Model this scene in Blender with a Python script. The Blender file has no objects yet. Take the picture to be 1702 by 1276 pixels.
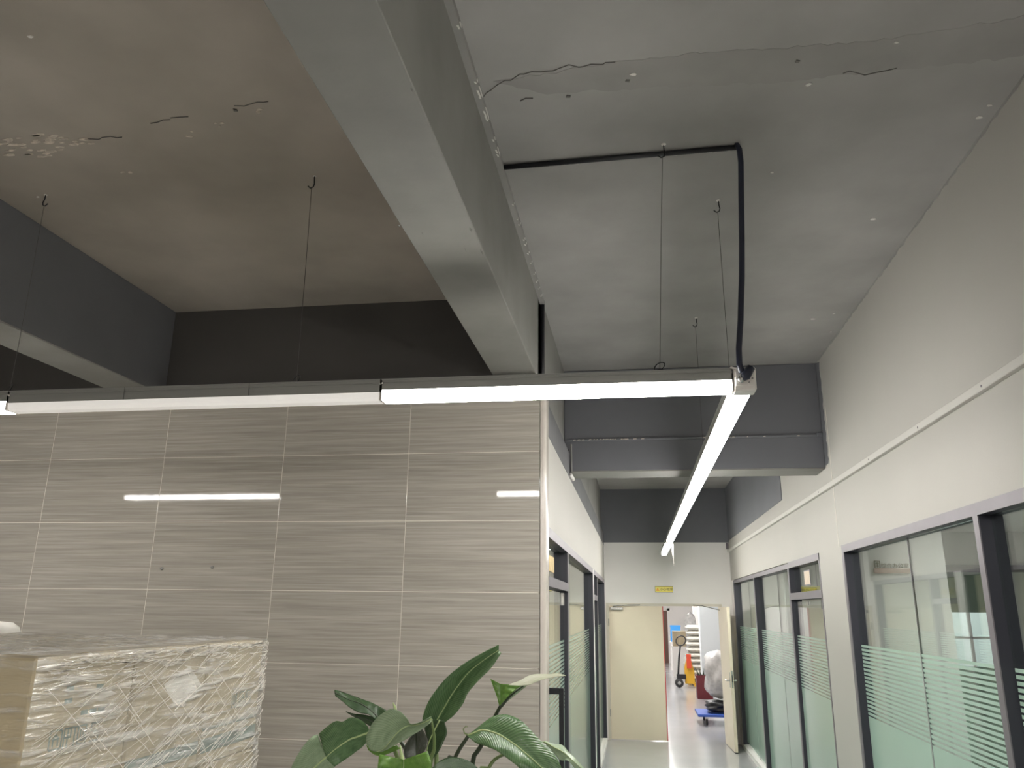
import bpy, bmesh, math, random
from mathutils import Vector, Matrix
random.seed(7)
sc = bpy.context.scene
COL = sc.collection

# ------------------------------------------------------------------ camera, world, exposure
YAW, PITCH, ROLL, FPX = 0.153314129, 0.275608768, 0.0118525383, 1321.29436
CAM = Vector((0.0, 0.0, 2.0))
def cam_axes():
    cy, sy, cp, sp = math.cos(YAW), math.sin(YAW), math.cos(PITCH), math.sin(PITCH)
    fwd = Vector((-sy*cp, cy*cp, sp)); right = Vector((cy, sy, 0)); up = right.cross(fwd)
    r2 = right*math.cos(ROLL) + up*math.sin(ROLL)
    u2 = up*math.cos(ROLL) - right*math.sin(ROLL)
    return r2, u2, fwd
CR, CU, CF = cam_axes()
cam = bpy.data.cameras.new('camera')
cam.sensor_width = 36.0
cam.lens = FPX/1702*36.0
cam.clip_start = 0.05
cam.clip_end = 200
camo = bpy.data.objects.new('camera', cam)
M = Matrix((CR, CU, -CF)).transposed().to_4x4()
M.translation = CAM
camo.matrix_world = M
COL.objects.link(camo)
sc.camera = camo

w = bpy.data.worlds.new('world'); sc.world = w; w.use_nodes = True
w.node_tree.nodes['Background'].inputs[0].default_value = (0.86, 0.93, 1.0, 1)
w.node_tree.nodes['Background'].inputs[1].default_value = 1.6
sc.view_settings.view_transform = 'Standard'
sc.view_settings.look = 'None'
sc.view_settings.gamma = 1.0
sc.view_settings.use_curve_mapping = False
sc.view_settings.exposure = 1.35
LED = 23.0           # strength of the lit diffusers

def at(u, v, Y):
    """world point seen at photo pixel (u, v) on the plane y = Y"""
    d = CR*((u-851)/FPX) - CU*((v-638)/FPX) + CF
    return CAM + d*(Y/d.y)

# ------------------------------------------------------------------ materials
def new_mat(name):
    m = bpy.data.materials.new(name); m.use_nodes = True
    nt = m.node_tree; b = nt.nodes['Principled BSDF']
    return m, nt, b
def N(nt, t, **kw):
    n = nt.nodes.new(t)
    for k, v in kw.items():
        if hasattr(n, k): setattr(n, k, v)
        else: n.inputs[k.replace('_', ' ')].default_value = v
    return n
def coords(nt, scale=(1,1,1), world=True):
    src = N(nt, 'ShaderNodeNewGeometry').outputs['Position'] if world else N(nt, 'ShaderNodeTexCoord').outputs['Object']
    mp = N(nt, 'ShaderNodeMapping'); mp.inputs['Scale'].default_value = scale
    nt.links.new(src, mp.inputs['Vector'])
    return mp.outputs['Vector']
def ramp(nt, fac, stops):
    r = N(nt, 'ShaderNodeValToRGB')
    e = r.color_ramp.elements
    while len(e) < len(stops): e.new(0.5)
    for el, (p, c) in zip(e, stops): el.position = p; el.color = (*c, 1)
    nt.links.new(fac, r.inputs['Fac'])
    return r.outputs['Color']
def mul(c, k): return tuple(max(0, x*k) for x in c)
def plain(name, col, rough=0.6, metal=0.0, spec=0.5, var=0.0, scale=4.0, bump=0.0, bscale=60.0, vec=(1,1,1), world=True):
    m, nt, b = new_mat(name)
    b.inputs['Base Color'].default_value = (*col, 1)
    b.inputs['Roughness'].default_value = rough
    b.inputs['Metallic'].default_value = metal
    b.inputs['Specular IOR Level'].default_value = spec
    if var:
        v = coords(nt, vec, world)
        n = N(nt, 'ShaderNodeTexNoise'); n.inputs['Scale'].default_value = scale; n.inputs['Detail'].default_value = 5
        nt.links.new(v, n.inputs['Vector'])
        nt.links.new(ramp(nt, n.outputs['Fac'], [(0.3, mul(col, 1-var)), (0.7, mul(col, 1+var))]), b.inputs['Base Color'])
    if bump:
        n2 = N(nt, 'ShaderNodeTexNoise'); n2.inputs['Scale'].default_value = bscale; n2.inputs['Detail'].default_value = 4
        nt.links.new(coords(nt, (1,1,1), world), n2.inputs['Vector'])
        bp = N(nt, 'ShaderNodeBump'); bp.inputs['Strength'].default_value = bump; bp.inputs['Distance'].default_value = 0.01
        nt.links.new(n2.outputs['Fac'], bp.inputs['Height'])
        nt.links.new(bp.outputs['Normal'], b.inputs['Normal'])
    return m
def emit(name, col, s):
    m, nt, b = new_mat(name)
    b.inputs['Base Color'].default_value = (0.9, 0.9, 0.9, 1)
    b.inputs['Emission Color'].default_value = (*col, 1)
    b.inputs['Emission Strength'].default_value = s
    return m
def tile_mat():
    m, nt, b = new_mat('striated_tile')
    oi = N(nt, 'ShaderNodeObjectInfo')
    geo = N(nt, 'ShaderNodeNewGeometry')
    ofs = N(nt, 'ShaderNodeVectorMath', operation='SCALE'); ofs.inputs[0].default_value = (3, 0, 9)
    nt.links.new(oi.outputs['Random'], ofs.inputs['Scale'])
    add = N(nt, 'ShaderNodeVectorMath', operation='ADD')
    nt.links.new(geo.outputs['Position'], add.inputs[0]); nt.links.new(ofs.outputs[0], add.inputs[1])
    mp = N(nt, 'ShaderNodeMapping'); mp.inputs['Scale'].default_value = (0.8, 1, 34)
    nt.links.new(add.outputs[0], mp.inputs['Vector'])
    n = N(nt, 'ShaderNodeTexNoise'); n.inputs['Scale'].default_value = 2.2; n.inputs['Detail'].default_value = 6; n.inputs['Roughness'].default_value = 0.62; n.inputs['Distortion'].default_value = 0.35
    nt.links.new(mp.outputs[0], n.inputs['Vector'])
    c = ramp(nt, n.outputs['Fac'], [(0.28, (0.335, 0.308, 0.268)), (0.50, (0.425, 0.393, 0.346)), (0.74, (0.54, 0.503, 0.448))])
    nt.links.new(c, b.inputs['Base Color'])
    b.inputs['Roughness'].default_value = 0.05
    n2 = N(nt, 'ShaderNodeTexNoise'); n2.inputs['Scale'].default_value = 7; n2.inputs['Detail'].default_value = 2
    nt.links.new(geo.outputs['Position'], n2.inputs['Vector'])
    bp = N(nt, 'ShaderNodeBump'); bp.inputs['Strength'].default_value = 0.03; bp.inputs['Distance'].default_value = 0.004
    nt.links.new(n2.outputs['Fac'], bp.inputs['Height']); nt.links.new(bp.outputs['Normal'], b.inputs['Normal'])
    return m
def two_sided_fresnel(nt, ior):
    fr = N(nt, 'ShaderNodeFresnel'); g = N(nt, 'ShaderNodeNewGeometry')
    mr = N(nt, 'ShaderNodeMapRange'); mr.inputs['To Min'].default_value = ior; mr.inputs['To Max'].default_value = 1/ior
    nt.links.new(g.outputs['Backfacing'], mr.inputs['Value']); nt.links.new(mr.outputs[0], fr.inputs['IOR'])
    return fr
def glass_mat(name, tint=(0.93, 0.97, 0.95), refl=0.9):
    m, nt, b = new_mat(name); nt.nodes.remove(b)
    out = nt.nodes['Material Output']
    tr = N(nt, 'ShaderNodeBsdfTransparent'); tr.inputs[0].default_value = (*tint, 1)
    gl = N(nt, 'ShaderNodeBsdfGlossy'); gl.inputs['Roughness'].default_value = 0.0; gl.inputs[0].default_value = (refl, refl, refl, 1)
    fr = two_sided_fresnel(nt, 1.38)
    mx = N(nt, 'ShaderNodeMixShader')
    nt.links.new(fr.outputs[0], mx.inputs[0]); nt.links.new(tr.outputs[0], mx.inputs[1]); nt.links.new(gl.outputs[0], mx.inputs[2])
    nt.links.new(mx.outputs[0], out.inputs[0])
    return m
def film_mat(name, col):
    m, nt, b = new_mat(name); nt.nodes.remove(b)
    out = nt.nodes['Material Output']
    d = N(nt, 'ShaderNodeBsdfDiffuse'); d.inputs[0].default_value = (*col, 1)
    t = N(nt, 'ShaderNodeBsdfTranslucent'); t.inputs[0].default_value = (*col, 1)
    g = N(nt, 'ShaderNodeBsdfGlossy'); g.inputs['Roughness'].default_value = 0.12
    m1 = N(nt, 'ShaderNodeMixShader'); m1.inputs[0].default_value = 0.5
    fr = two_sided_fresnel(nt, 1.35)
    m2 = N(nt, 'ShaderNodeMixShader')
    nt.links.new(d.outputs[0], m1.inputs[1]); nt.links.new(t.outputs[0], m1.inputs[2])
    nt.links.new(fr.outputs[0], m2.inputs[0]); nt.links.new(m1.outputs[0], m2.inputs[1]); nt.links.new(g.outputs[0], m2.inputs[2])
    nt.links.new(m2.outputs[0], out.inputs[0])
    return m
def wrap_mat(name, clear=0.62, ang=0.55, world=True):
    """stretch film: mostly clear, glossy, milky along its stretch creases"""
    m, nt, b = new_mat(name); nt.nodes.remove(b)
    out = nt.nodes['Material Output']
    src = N(nt, 'ShaderNodeNewGeometry').outputs['Position']
    hs = []
    for a, sc_, st in ((ang, 5.0, 9.0), (-ang*0.9, 4.0, 11.0)):
        mp = N(nt, 'ShaderNodeMapping'); mp.inputs['Rotation'].default_value = (a, 0, 0); mp.inputs['Scale'].default_value = (1.5, 1, st)
        nt.links.new(src, mp.inputs['Vector'])
        n = N(nt, 'ShaderNodeTexNoise'); n.inputs['Scale'].default_value = sc_; n.inputs['Detail'].default_value = 4; n.inputs['Distortion'].default_value = 0.3
        nt.links.new(mp.outputs[0], n.inputs['Vector']); hs.append(n.outputs['Fac'])
    mxn = N(nt, 'ShaderNodeMath', operation='MAXIMUM')
    nt.links.new(hs[0], mxn.inputs[0]); nt.links.new(hs[1], mxn.inputs[1])
    bp = N(nt, 'ShaderNodeBump'); bp.inputs['Strength'].default_value = 0.9; bp.inputs['Distance'].default_value = 0.03
    nt.links.new(mxn.outputs[0], bp.inputs['Height'])
    tr = N(nt, 'ShaderNodeBsdfTransparent'); tr.inputs[0].default_value = (0.96, 0.96, 0.95, 1)
    di = N(nt, 'ShaderNodeBsdfDiffuse'); di.inputs[0].default_value = (0.82, 0.80, 0.77, 1)
    gl = N(nt, 'ShaderNodeBsdfGlossy'); gl.inputs['Roughness'].default_value = 0.16; gl.inputs[0].default_value = (1, 1, 1, 1)
    nt.links.new(bp.outputs[0], gl.inputs['Normal']); nt.links.new(bp.outputs[0], di.inputs['Normal'])
    mr = N(nt, 'ShaderNodeMapRange'); mr.inputs['From Min'].default_value = 0.50; mr.inputs['From Max'].default_value = 0.74
    mr.inputs['To Min'].default_value = 1-clear-0.26; mr.inputs['To Max'].default_value = 1-clear+0.30
    nt.links.new(mxn.outputs[0], mr.inputs['Value'])
    m1 = N(nt, 'ShaderNodeMixShader'); nt.links.new(mr.outputs[0], m1.inputs[0])
    nt.links.new(tr.outputs[0], m1.inputs[1]); nt.links.new(di.outputs[0], m1.inputs[2])
    fr = two_sided_fresnel(nt, 1.55)
    nt.links.new(bp.outputs[0], fr.inputs['Normal'])
    m2 = N(nt, 'ShaderNodeMixShader'); nt.links.new(fr.outputs[0], m2.inputs[0])
    nt.links.new(m1.outputs[0], m2.inputs[1]); nt.links.new(gl.outputs[0], m2.inputs[2])
    nt.links.new(m2.outputs[0], out.inputs[0])
    return m
def leaf_mat(name, c0, c1, vein):
    """UV x runs along the midrib, y across: side veins and mottling"""
    m, nt, b = new_mat(name)
    uv = N(nt, 'ShaderNodeTexCoord').outputs['UV']
    sep = N(nt, 'ShaderNodeSeparateXYZ'); nt.links.new(uv, sep.inputs[0])
    ab = N(nt, 'ShaderNodeMath', operation='ABSOLUTE'); nt.links.new(sep.outputs['Y'], ab.inputs[0])
    ph = N(nt, 'ShaderNodeMath', operation='MULTIPLY_ADD'); ph.inputs[1].default_value = -0.22
    nt.links.new(ab.outputs[0], ph.inputs[0]); nt.links.new(sep.outputs['X'], ph.inputs[2])
    fq = N(nt, 'ShaderNodeMath', operation='MULTIPLY'); fq.inputs[1].default_value = 210
    nt.links.new(ph.outputs[0], fq.inputs[0])
    sn = N(nt, 'ShaderNodeMath', operation='SINE'); nt.links.new(fq.outputs[0], sn.inputs[0])
    no = N(nt, 'ShaderNodeTexNoise'); no.inputs['Scale'].default_value = 5; nt.links.new(uv, no.inputs['Vector'])
    base = ramp(nt, no.outputs['Fac'], [(0.3, c0), (0.7, c1)])
    mr = N(nt, 'ShaderNodeMapRange'); mr.inputs['From Min'].default_value = 0.35; mr.inputs['From Max'].default_value = 1.0; mr.inputs['To Max'].default_value = 0.32
    nt.links.new(sn.outputs[0], mr.inputs['Value'])
    mx = N(nt, 'ShaderNodeMixRGB'); mx.inputs[2].default_value = (*vein, 1)
    nt.links.new(mr.outputs[0], mx.inputs[0]); nt.links.new(base, mx.inputs[1])
    nt.links.new(mx.outputs[0], b.inputs['Base Color'])
    b.inputs['Roughness'].default_value = 0.26
    bp = N(nt, 'ShaderNodeBump'); bp.inputs['Strength'].default_value = 0.2; bp.inputs['Distance'].default_value = 0.004
    nt.links.new(sn.outputs[0], bp.inputs['Height']); nt.links.new(bp.outputs[0], b.inputs['Normal'])
    tl = N(nt, 'ShaderNodeBsdfTranslucent'); nt.links.new(mx.outputs[0], tl.inputs[0])
    ms = N(nt, 'ShaderNodeMixShader'); ms.inputs[0].default_value = 0.25
    nt.links.new(b.outputs[0], ms.inputs[1]); nt.links.new(tl.outputs[0], ms.inputs[2])
    nt.links.new(ms.outputs[0], nt.nodes['Material Output'].inputs[0])
    return m

MT = {
 'ceiling': plain('ceiling_paint', (0.325, 0.315, 0.300), 0.75, var=0.11, scale=2.2, bump=0.25, bscale=9),
 'ceiling_l': plain('brown_grey_ceiling', (0.39, 0.35, 0.30), 0.75, var=0.12, scale=2.0, bump=0.25, bscale=9),
 'beam': plain('beam_paint', (0.205, 0.200, 0.185), 0.7, var=0.12, scale=2.6, bump=0.2, bscale=12),
 'dark': plain('dark_grey_paint', (0.11, 0.11, 0.115), 0.7, var=0.10, scale=1.6, bump=0.2, bscale=10),
 'shaded_wall': plain('shaded_upper_paint', (0.05, 0.046, 0.042), 0.75, var=0.15, scale=1.2, bump=0.2, bscale=10),  # shade on the upper wall put into its colour
 'slate': plain('slate_paint', (0.145, 0.148, 0.163), 0.65, var=0.06, scale=1.6),
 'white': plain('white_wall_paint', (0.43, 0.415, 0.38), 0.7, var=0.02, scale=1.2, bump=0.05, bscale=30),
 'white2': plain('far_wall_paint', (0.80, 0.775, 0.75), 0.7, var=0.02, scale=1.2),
 'trunk': plain('trunking_plastic', (0.54, 0.525, 0.485), 0.5),
 'backing': plain('tile_grout', (0.80, 0.76, 0.68), 0.8),
 'tile': tile_mat(),
 'corner': plain('corner_trim', (0.55, 0.50, 0.45), 0.25, var=0.05, scale=9),
 'floor': plain('epoxy_floor', (0.43, 0.43, 0.44), 0.16, var=0.05, scale=1.0, bump=0.10, bscale=3.0),
 'frame': plain('anodised_frame', (0.195, 0.178, 0.195), 0.5, metal=0.25, var=0.05, scale=12),
 'frame_shade': plain('shaded_frame_metal', (0.030, 0.030, 0.042), 0.45),  # same metal as the frame, darkened for shade in the reveals
 'glass': glass_mat('window_glass'),
 'film': film_mat('frosted_film', (0.60, 0.74, 0.66)),
 'alu': plain('lamp_aluminium', (0.31, 0.31, 0.295), 0.38, metal=0.3, var=0.04, scale=3, vec=(1,20,20)),
 'alu_dk': plain('lamp_groove', (0.13, 0.13, 0.125), 0.5),
 'led': emit('lit_diffuser', (1.0, 0.975, 0.925), LED),
 'led_fill': emit('fill_diffuser', (1.0, 0.975, 0.925), LED*1.9),  # emission of the added fill lamp behind the viewpoint
 'led_y': emit('corridor_diffuser', (1.0, 0.975, 0.935), LED*0.68),
 'led_store': emit('store_diffuser', (1.0, 0.98, 0.95), LED*2.6),
 'led_off': emit('unlit_diffuser_glow', (1.0, 0.94, 0.87), 0.15),  # unlit diffuser, faint glow added to keep it pale
 'plastic_w': plain('white_plastic', (0.88, 0.83, 0.79), 0.35),
 'black': plain('black_rubber', (0.012, 0.012, 0.015), 0.42),
 'navy': plain('blue_black_sleeve', (0.020, 0.024, 0.045), 0.4),
 'wire': plain('steel_wire', (0.09, 0.085, 0.08), 0.45, metal=0.5),
 'chip': plain('bare_plaster', (0.72, 0.70, 0.66), 0.85),
 'chip2': plain('worn_plaster', (0.60, 0.54, 0.46), 0.85, var=0.3, scale=40),
 'patch': plain('patched_plaster', (0.29, 0.28, 0.266), 0.8, var=0.12, scale=3),
 'crack': plain('crack', (0.15, 0.143, 0.133), 0.9),
 'door': plain('cream_door', (0.76, 0.67, 0.52), 0.4, var=0.02, scale=3),
 'door_edge': plain('door_edge', (0.60, 0.56, 0.47), 0.45),
 'red': plain('red_seal', (0.55, 0.05, 0.05), 0.5),
 'steel': plain('steel', (0.55, 0.54, 0.52), 0.25, metal=0.9),
 'yellow': plain('yellow_sign', (0.88, 0.76, 0.17), 0.4),
 'ink': plain('sign_ink', (0.10, 0.09, 0.03), 0.6),
 'orange': plain('sign_orange', (0.9, 0.42, 0.06), 0.5),
 'paper': plain('paper', (0.66, 0.55, 0.44), 0.8, var=0.12, scale=30),
 'paper_y': plain('gold_paper', (0.60, 0.45, 0.20), 0.6, var=0.2, scale=25),
 'wood': plain('wood_bar', (0.34, 0.22, 0.17), 0.5, var=0.15, scale=20),
 'carton': plain('carton', (0.46, 0.385, 0.26), 0.75, var=0.05, scale=4),
 'print': plain('green_print', (0.19, 0.25, 0.225), 0.7),
 'label': plain('white_label', (0.80, 0.77, 0.72), 0.6),
 'wrap': wrap_mat('stretch_film'),
 'wrap_clear': wrap_mat('clear_stretch_film', clear=0.86),
 'strand': film_mat('film_crease', (0.92, 0.89, 0.85)),
 'pallet': plain('pallet_wood', (0.42, 0.30, 0.17), 0.8, var=0.2, scale=10),
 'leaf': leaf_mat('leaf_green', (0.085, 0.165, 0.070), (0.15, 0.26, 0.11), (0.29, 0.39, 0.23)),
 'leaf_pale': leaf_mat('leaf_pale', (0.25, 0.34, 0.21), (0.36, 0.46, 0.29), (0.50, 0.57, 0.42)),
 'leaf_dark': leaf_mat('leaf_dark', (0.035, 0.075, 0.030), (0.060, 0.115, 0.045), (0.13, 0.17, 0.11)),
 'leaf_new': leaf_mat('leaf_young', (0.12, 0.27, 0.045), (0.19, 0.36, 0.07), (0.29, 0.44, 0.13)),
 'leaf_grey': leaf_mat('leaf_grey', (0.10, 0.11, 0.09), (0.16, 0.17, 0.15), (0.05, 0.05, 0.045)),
 'leaf_cream': leaf_mat('leaf_cream', (0.50, 0.52, 0.38), (0.62, 0.62, 0.50), (0.55, 0.60, 0.42)),
 'rib': plain('midrib', (0.42, 0.52, 0.24), 0.4),
 'stem': plain('leaf_stalk', (0.035, 0.050, 0.025), 0.4),
 'stem2': plain('green_stalk', (0.16, 0.22, 0.08), 0.4),
 'pot': plain('pot', (0.70, 0.69, 0.66), 0.3), 'soil': plain('soil', (0.05, 0.035, 0.025), 0.95, var=0.4, scale=40),
 'board': plain('green_board', (0.22, 0.28, 0.21), 0.5),
 'grey_wall': plain('office_wall', (0.58, 0.57, 0.54), 0.7),
 'cream_wall': plain('cream_office_wall', (0.72, 0.66, 0.52), 0.7),
 'blue_wall': plain('pale_blue_column', (0.64, 0.675, 0.69), 0.7),
 'jack': plain('yellow_paint', (0.75, 0.42, 0.03), 0.4), 'jack_red': plain('red_paint', (0.60, 0.07, 0.03), 0.4),
 'rubber': plain('tyre', (0.02, 0.02, 0.02), 0.6),
 'sack': plain('sack_weave', (0.66, 0.64, 0.58), 0.7, var=0.12, scale=14, bump=0.4, bscale=20),
 'bag': plain('plastic_cover', (0.50, 0.49, 0.48), 0.25, var=0.2, scale=9, bump=0.7, bscale=14),
 'blue': plain('blue_plastic', (0.03, 0.09, 0.42), 0.4), 'sky_blue': plain('light_blue_plastic', (0.05, 0.32, 0.75), 0.4),
 'crate': plain('maroon_crate', (0.13, 0.014, 0.022), 0.45),
 'brown': plain('brown_door', (0.14, 0.075, 0.055), 0.5),
}

# ------------------------------------------------------------------ mesh helpers
class B:
    def __init__(self): self.v = []; self.f = []; self.uv = None
    def box(self, x0, x1, y0, y1, z0, z1):
        n = len(self.v)
        self.v += [(x0,y0,z0),(x1,y0,z0),(x1,y1,z0),(x0,y1,z0),(x0,y0,z1),(x1,y0,z1),(x1,y1,z1),(x0,y1,z1)]
        self.f += [tuple(n+i for i in q) for q in ((0,3,2,1),(4,5,6,7),(0,1,5,4),(1,2,6,5),(2,3,7,6),(3,0,4,7))]
        return self
    def prism(self, pts, vec):
        """closed outline pts extruded by vec"""
        n = len(self.v); k = len(pts); vec = Vector(vec)
        self.v += [tuple(p) for p in pts] + [tuple(Vector(p)+vec) for p in pts]
        self.f += [tuple(n+i for i in range(k))[::-1], tuple(n+k+i for i in range(k))]
        for i in range(k):
            j = (i+1) % k
            self.f.append((n+i, n+j, n+k+j, n+k+i))
        return self
    def tube(self, pts, r, seg=8, cap=True):
        pts = [Vector(p) for p in pts]; rs = r if isinstance(r, (list, tuple)) else [r]*len(pts)
        rings = []; up = None
        for i, p in enumerate(pts):
            t = (pts[min(i+1, len(pts)-1)] - pts[max(i-1, 0)]).normalized()
            if up is None:
                up = Vector((0,0,1)) if abs(t.z) < 0.9 else Vector((1,0,0))
            s = t.cross(up)
            if s.length < 1e-4: s = t.cross(Vector((0,1,0)))
            s.normalize(); up = s.cross(t).normalized()
            n = len(self.v)
            for k in range(seg):
                a = 2*math.pi*k/seg
                self.v.append(tuple(p + (s*math.cos(a) + up*math.sin(a))*rs[i]))
            rings.append(n)
        for a, b in zip(rings, rings[1:]):
            for k in range(seg):
                self.f.append((a+k, a+(k+1) % seg, b+(k+1) % seg, b+k))
        if cap:
            self.f.append(tuple(rings[0]+k for k in range(seg))[::-1]); self.f.append(tuple(rings[-1]+k for k in range(seg)))
        return self
    def lathe(self, prof, c, axis='z', seg=20):
        n0 = len(self.v); k = len(prof)
        for i in range(seg):
            a = 2*math.pi*i/seg
            for r, h in prof:
                p = {'z': (c[0]+r*math.cos(a), c[1]+r*math.sin(a), c[2]+h), 'x': (c[0]+h, c[1]+r*math.cos(a), c[2]+r*math.sin(a)), 'y': (c[0]+r*math.cos(a), c[1]+h, c[2]+r*math.sin(a))}[axis]
                self.v.append(p)
        for i in range(seg):
            j = (i+1) % seg
            for q in range(k-1):
                self.f.append((n0+i*k+q, n0+j*k+q, n0+j*k+q+1, n0+i*k+q+1))
        return self
    def build(self, name, mat, parent=None, smooth=False, bevel=0.0, loc=None):
        me = bpy.data.meshes.new(name)
        o = bpy.data.objects.new(name, me); COL.objects.link(o)
        off = Vector((0,0,0))
        if parent is not None:
            o.parent = parent
            off = base_of(parent)
        elif loc is not None:
            off = Vector(loc); o.location = off
        me.from_pydata([tuple(Vector(v)-off) for v in self.v], [], self.f)
        me.materials.append(MT[mat] if isinstance(mat, str) else mat)
        bm = bmesh.new(); bm.from_mesh(me)
        bmesh.ops.recalc_face_normals(bm, faces=bm.faces)
        if bevel:
            bmesh.ops.bevel(bm, geom=bm.edges[:], offset=bevel, segments=1, affect='EDGES', clamp_overlap=True)
        bm.to_mesh(me); bm.free()
        if smooth:
            me.polygons.foreach_set('use_smooth', [True]*len(me.polygons))
        me.update()
        return o
def base_of(o):
    p = Vector((0,0,0))
    while o is not None: p = p + o.location; o = o.parent
    return p
def tag(o, label=None, cat=None, group=None, kind=None):
    if label: o['label'] = label
    if cat: o['category'] = cat
    if group: o['group'] = group
    if kind: o['kind'] = kind
    return o
def empty(name, loc, label=None, cat=None, group=None, kind=None):
    o = bpy.data.objects.new(name, None); COL.objects.link(o); o.location = loc; o.empty_display_size = 0.1
    return tag(o, label, cat, group, kind)
def box(name, mat, x0, x1, y0, y1, z0, z1, parent=None, bevel=0.0):
    return B().box(x0, x1, y0, y1, z0, z1).build(name, mat, parent, bevel=bevel)
def copy_part(o, parent, delta):
    c = o.copy(); COL.objects.link(c); c.parent = parent; c.location = o.location + Vector(delta)
    return c
def text(name, body, size, mat, parent, mtx, depth=0.002):
    cu = bpy.data.curves.new(name, 'FONT'); cu.body = body; cu.size = size; cu.extrude = depth; cu.align_x = 'LEFT'
    to = bpy.data.objects.new(name, cu); COL.objects.link(to)
    dg = bpy.context.evaluated_depsgraph_get(); dg.update()
    me = bpy.data.meshes.new_from_object(to.evaluated_get(dg))
    COL.objects.unlink(to); bpy.data.objects.remove(to)
    me.transform(mtx); me.transform(Matrix.Translation(-base_of(parent)))
    me.materials.clear(); me.materials.append(MT[mat])
    o = bpy.data.objects.new(name, me); COL.objects.link(o); o.parent = parent
    return o
def basis(origin, xdir, ydir):
    x = Vector(xdir).normalized(); y = Vector(ydir).normalized(); z = x.cross(y)
    m = Matrix((x, y, z)).transposed().to_4x4(); m.translation = Vector(origin)
    return m

# ------------------------------------------------------------------ the setting
XL, XR, YT, YF, ZC = -0.53, 1.55, 4.77, 13.90, 4.02
S = 'structure'
fl = box('floor', 'floor', -7.0, 6.2, -3.6, 41.0, -0.12, 0.0); tag(fl, 'glossy light grey epoxy floor', 'floor', kind=S)

ce = box('ceiling', 'ceiling', -7.0, XR, -3.6, YF, ZC, ZC+0.12); tag(ce, 'patched grey painted concrete ceiling', 'ceiling', kind=S)
lb = box('ceiling_bay', 'ceiling_l', -7.0, -0.60, -3.6, 4.92, ZC-0.003, ZC+0.001, ce)
def ragged(pts, jag, step=0.03):
    out = []
    for a, b in zip(pts, pts[1:]+pts[:1]):
        a, b = Vector(a), Vector(b); n = max(1, int((b-a).length/step))
        for i in range(n):
            p = a.lerp(b, i/n)
            out.append(p + Vector((random.uniform(-jag, jag), random.uniform(-jag, jag), 0)))
    return out
def ceil_poly(name, mat, pts, jag=0.006, t=0.0012, step=0.03):
    P = ragged([(x, y, ZC-(0.003 if x < -0.6 else 0)) for x, y in pts], jag, step)
    return B().prism(P, (0, 0, -t)).build(name, mat, ce)
ceil_poly('plaster_patch', 'patch', [(-0.50,2.68),(-0.1,2.63),(0.30,2.61),(0.80,2.63),(1.05,2.62),(1.50,2.56),(1.50,2.80),(1.05,2.81),(0.60,2.83),(0.20,2.80),(-0.3,2.78)], 0.010)
def ribbon(name, pts, wd, parent, mat='crack', jag=0.012, z=ZC):
    b = B(); P = []
    for a, c in zip(pts, pts[1:]):
        z = ZC-0.003 if a[0] < -0.6 else ZC
        a, c = Vector((*a, z)), Vector((*c, z)); n = max(2, int((c-a).length/0.03))
        P += [a.lerp(c, i/n) + Vector((random.uniform(-jag, jag), random.uniform(-jag, jag), 0)) for i in range(n)]
    P.append(Vector((*pts[-1], z)))
    top = [p + Vector((0, wd*random.uniform(.3, 1), 0)) for p in P]; bot = [p - Vector((0, wd*random.uniform(.3, 1), 0)) for p in P]
    for i in range(len(P)-1):
        b.prism([bot[i], bot[i+1], top[i+1], top[i]], (0, 0, -0.004))
    return b.build(name, mat, parent)
ribbon('crack', [(-0.56,2.76),(-0.50,2.69),(-0.40,2.65),(-0.20,2.62),(-0.02,2.62)], 0.0012, ce)
ribbon('crack', [(-2.02,2.74),(-1.93,2.735)], 0.002, ce)
ribbon('crack', [(-1.91,2.73),(-1.84,2.725)], 0.0015, ce)
ribbon('crack', [(-1.60,2.69),(-1.45,2.67)], 0.0008, ce)
ribbon('crack', [(-1.2,2.63),(-0.93,2.60)], 0.0006, ce)
ribbon('crack', [(-2.4,2.82),(-2.22,2.83)], 0.0012, ce)
ribbon('crack', [(0.85,2.80),(0.95,2.82),(1.05,2.80)], 0.0015, ce)
ribbon('crack', [(-0.42,2.80),(-0.36,2.80)], 0.003, ce)
for k, (x, y) in enumerate([(-0.22,2.80),(0.02,2.73),(0.66,2.70),(-1.62,2.70)]):
    ceil_poly('plaster_hole', 'crack', [(x,y),(x+0.014,y+0.004),(x+0.012,y+0.016),(x-0.003,y+0.012)], 0.002, 0.005)
def flakes(name, mat, pts, parent, n_each=1, spread=0.02, size=0.008, z=ZC, t=0.004, stretch=2.0):
    b = B()
    for (x, y) in pts:
        z = ZC-0.003 if x < -0.6 else ZC
        for _ in range(n_each):
            cx, cy = x+random.uniform(-spread, spread)*stretch, y+random.uniform(-spread, spread)
            r = size*random.uniform(0.5, 1.3); k = random.randint(5, 7); a0 = random.random()*6
            P = [Vector((cx+stretch*r*random.uniform(.5,1)*math.cos(a0+i*6.283/k), cy+r*random.uniform(.5,1)*math.sin(a0+i*6.283/k), z)) for i in range(k)]
            b.prism(P, (0, 0, -t))
    o = b.build(name, mat, parent); o['kind'] = 'stuff'; return o
flakes('paint_chips', 'chip', [(1.30,4.08),(1.50,3.10),(-2.15,2.18),(0.70,3.52),(-2.99,3.27),(1.49,3.18),(0.73,2.86),(1.42,5.5),(1.50,5.9),(1.3,5.6),(0.05,2.70),(1.0,2.65)], ce, 1, 0.004, 0.010, stretch=1.8)
flakes('worn_plaster_chips', 'chip2', [(-2.85,2.78),(-2.75,2.80),(-2.65,2.79),(-2.55,2.80),(-2.48,2.84),(-2.78,2.88),(-2.62,2.90)], ce, 7, 0.035, 0.010, stretch=3.2, t=0.003)
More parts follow.
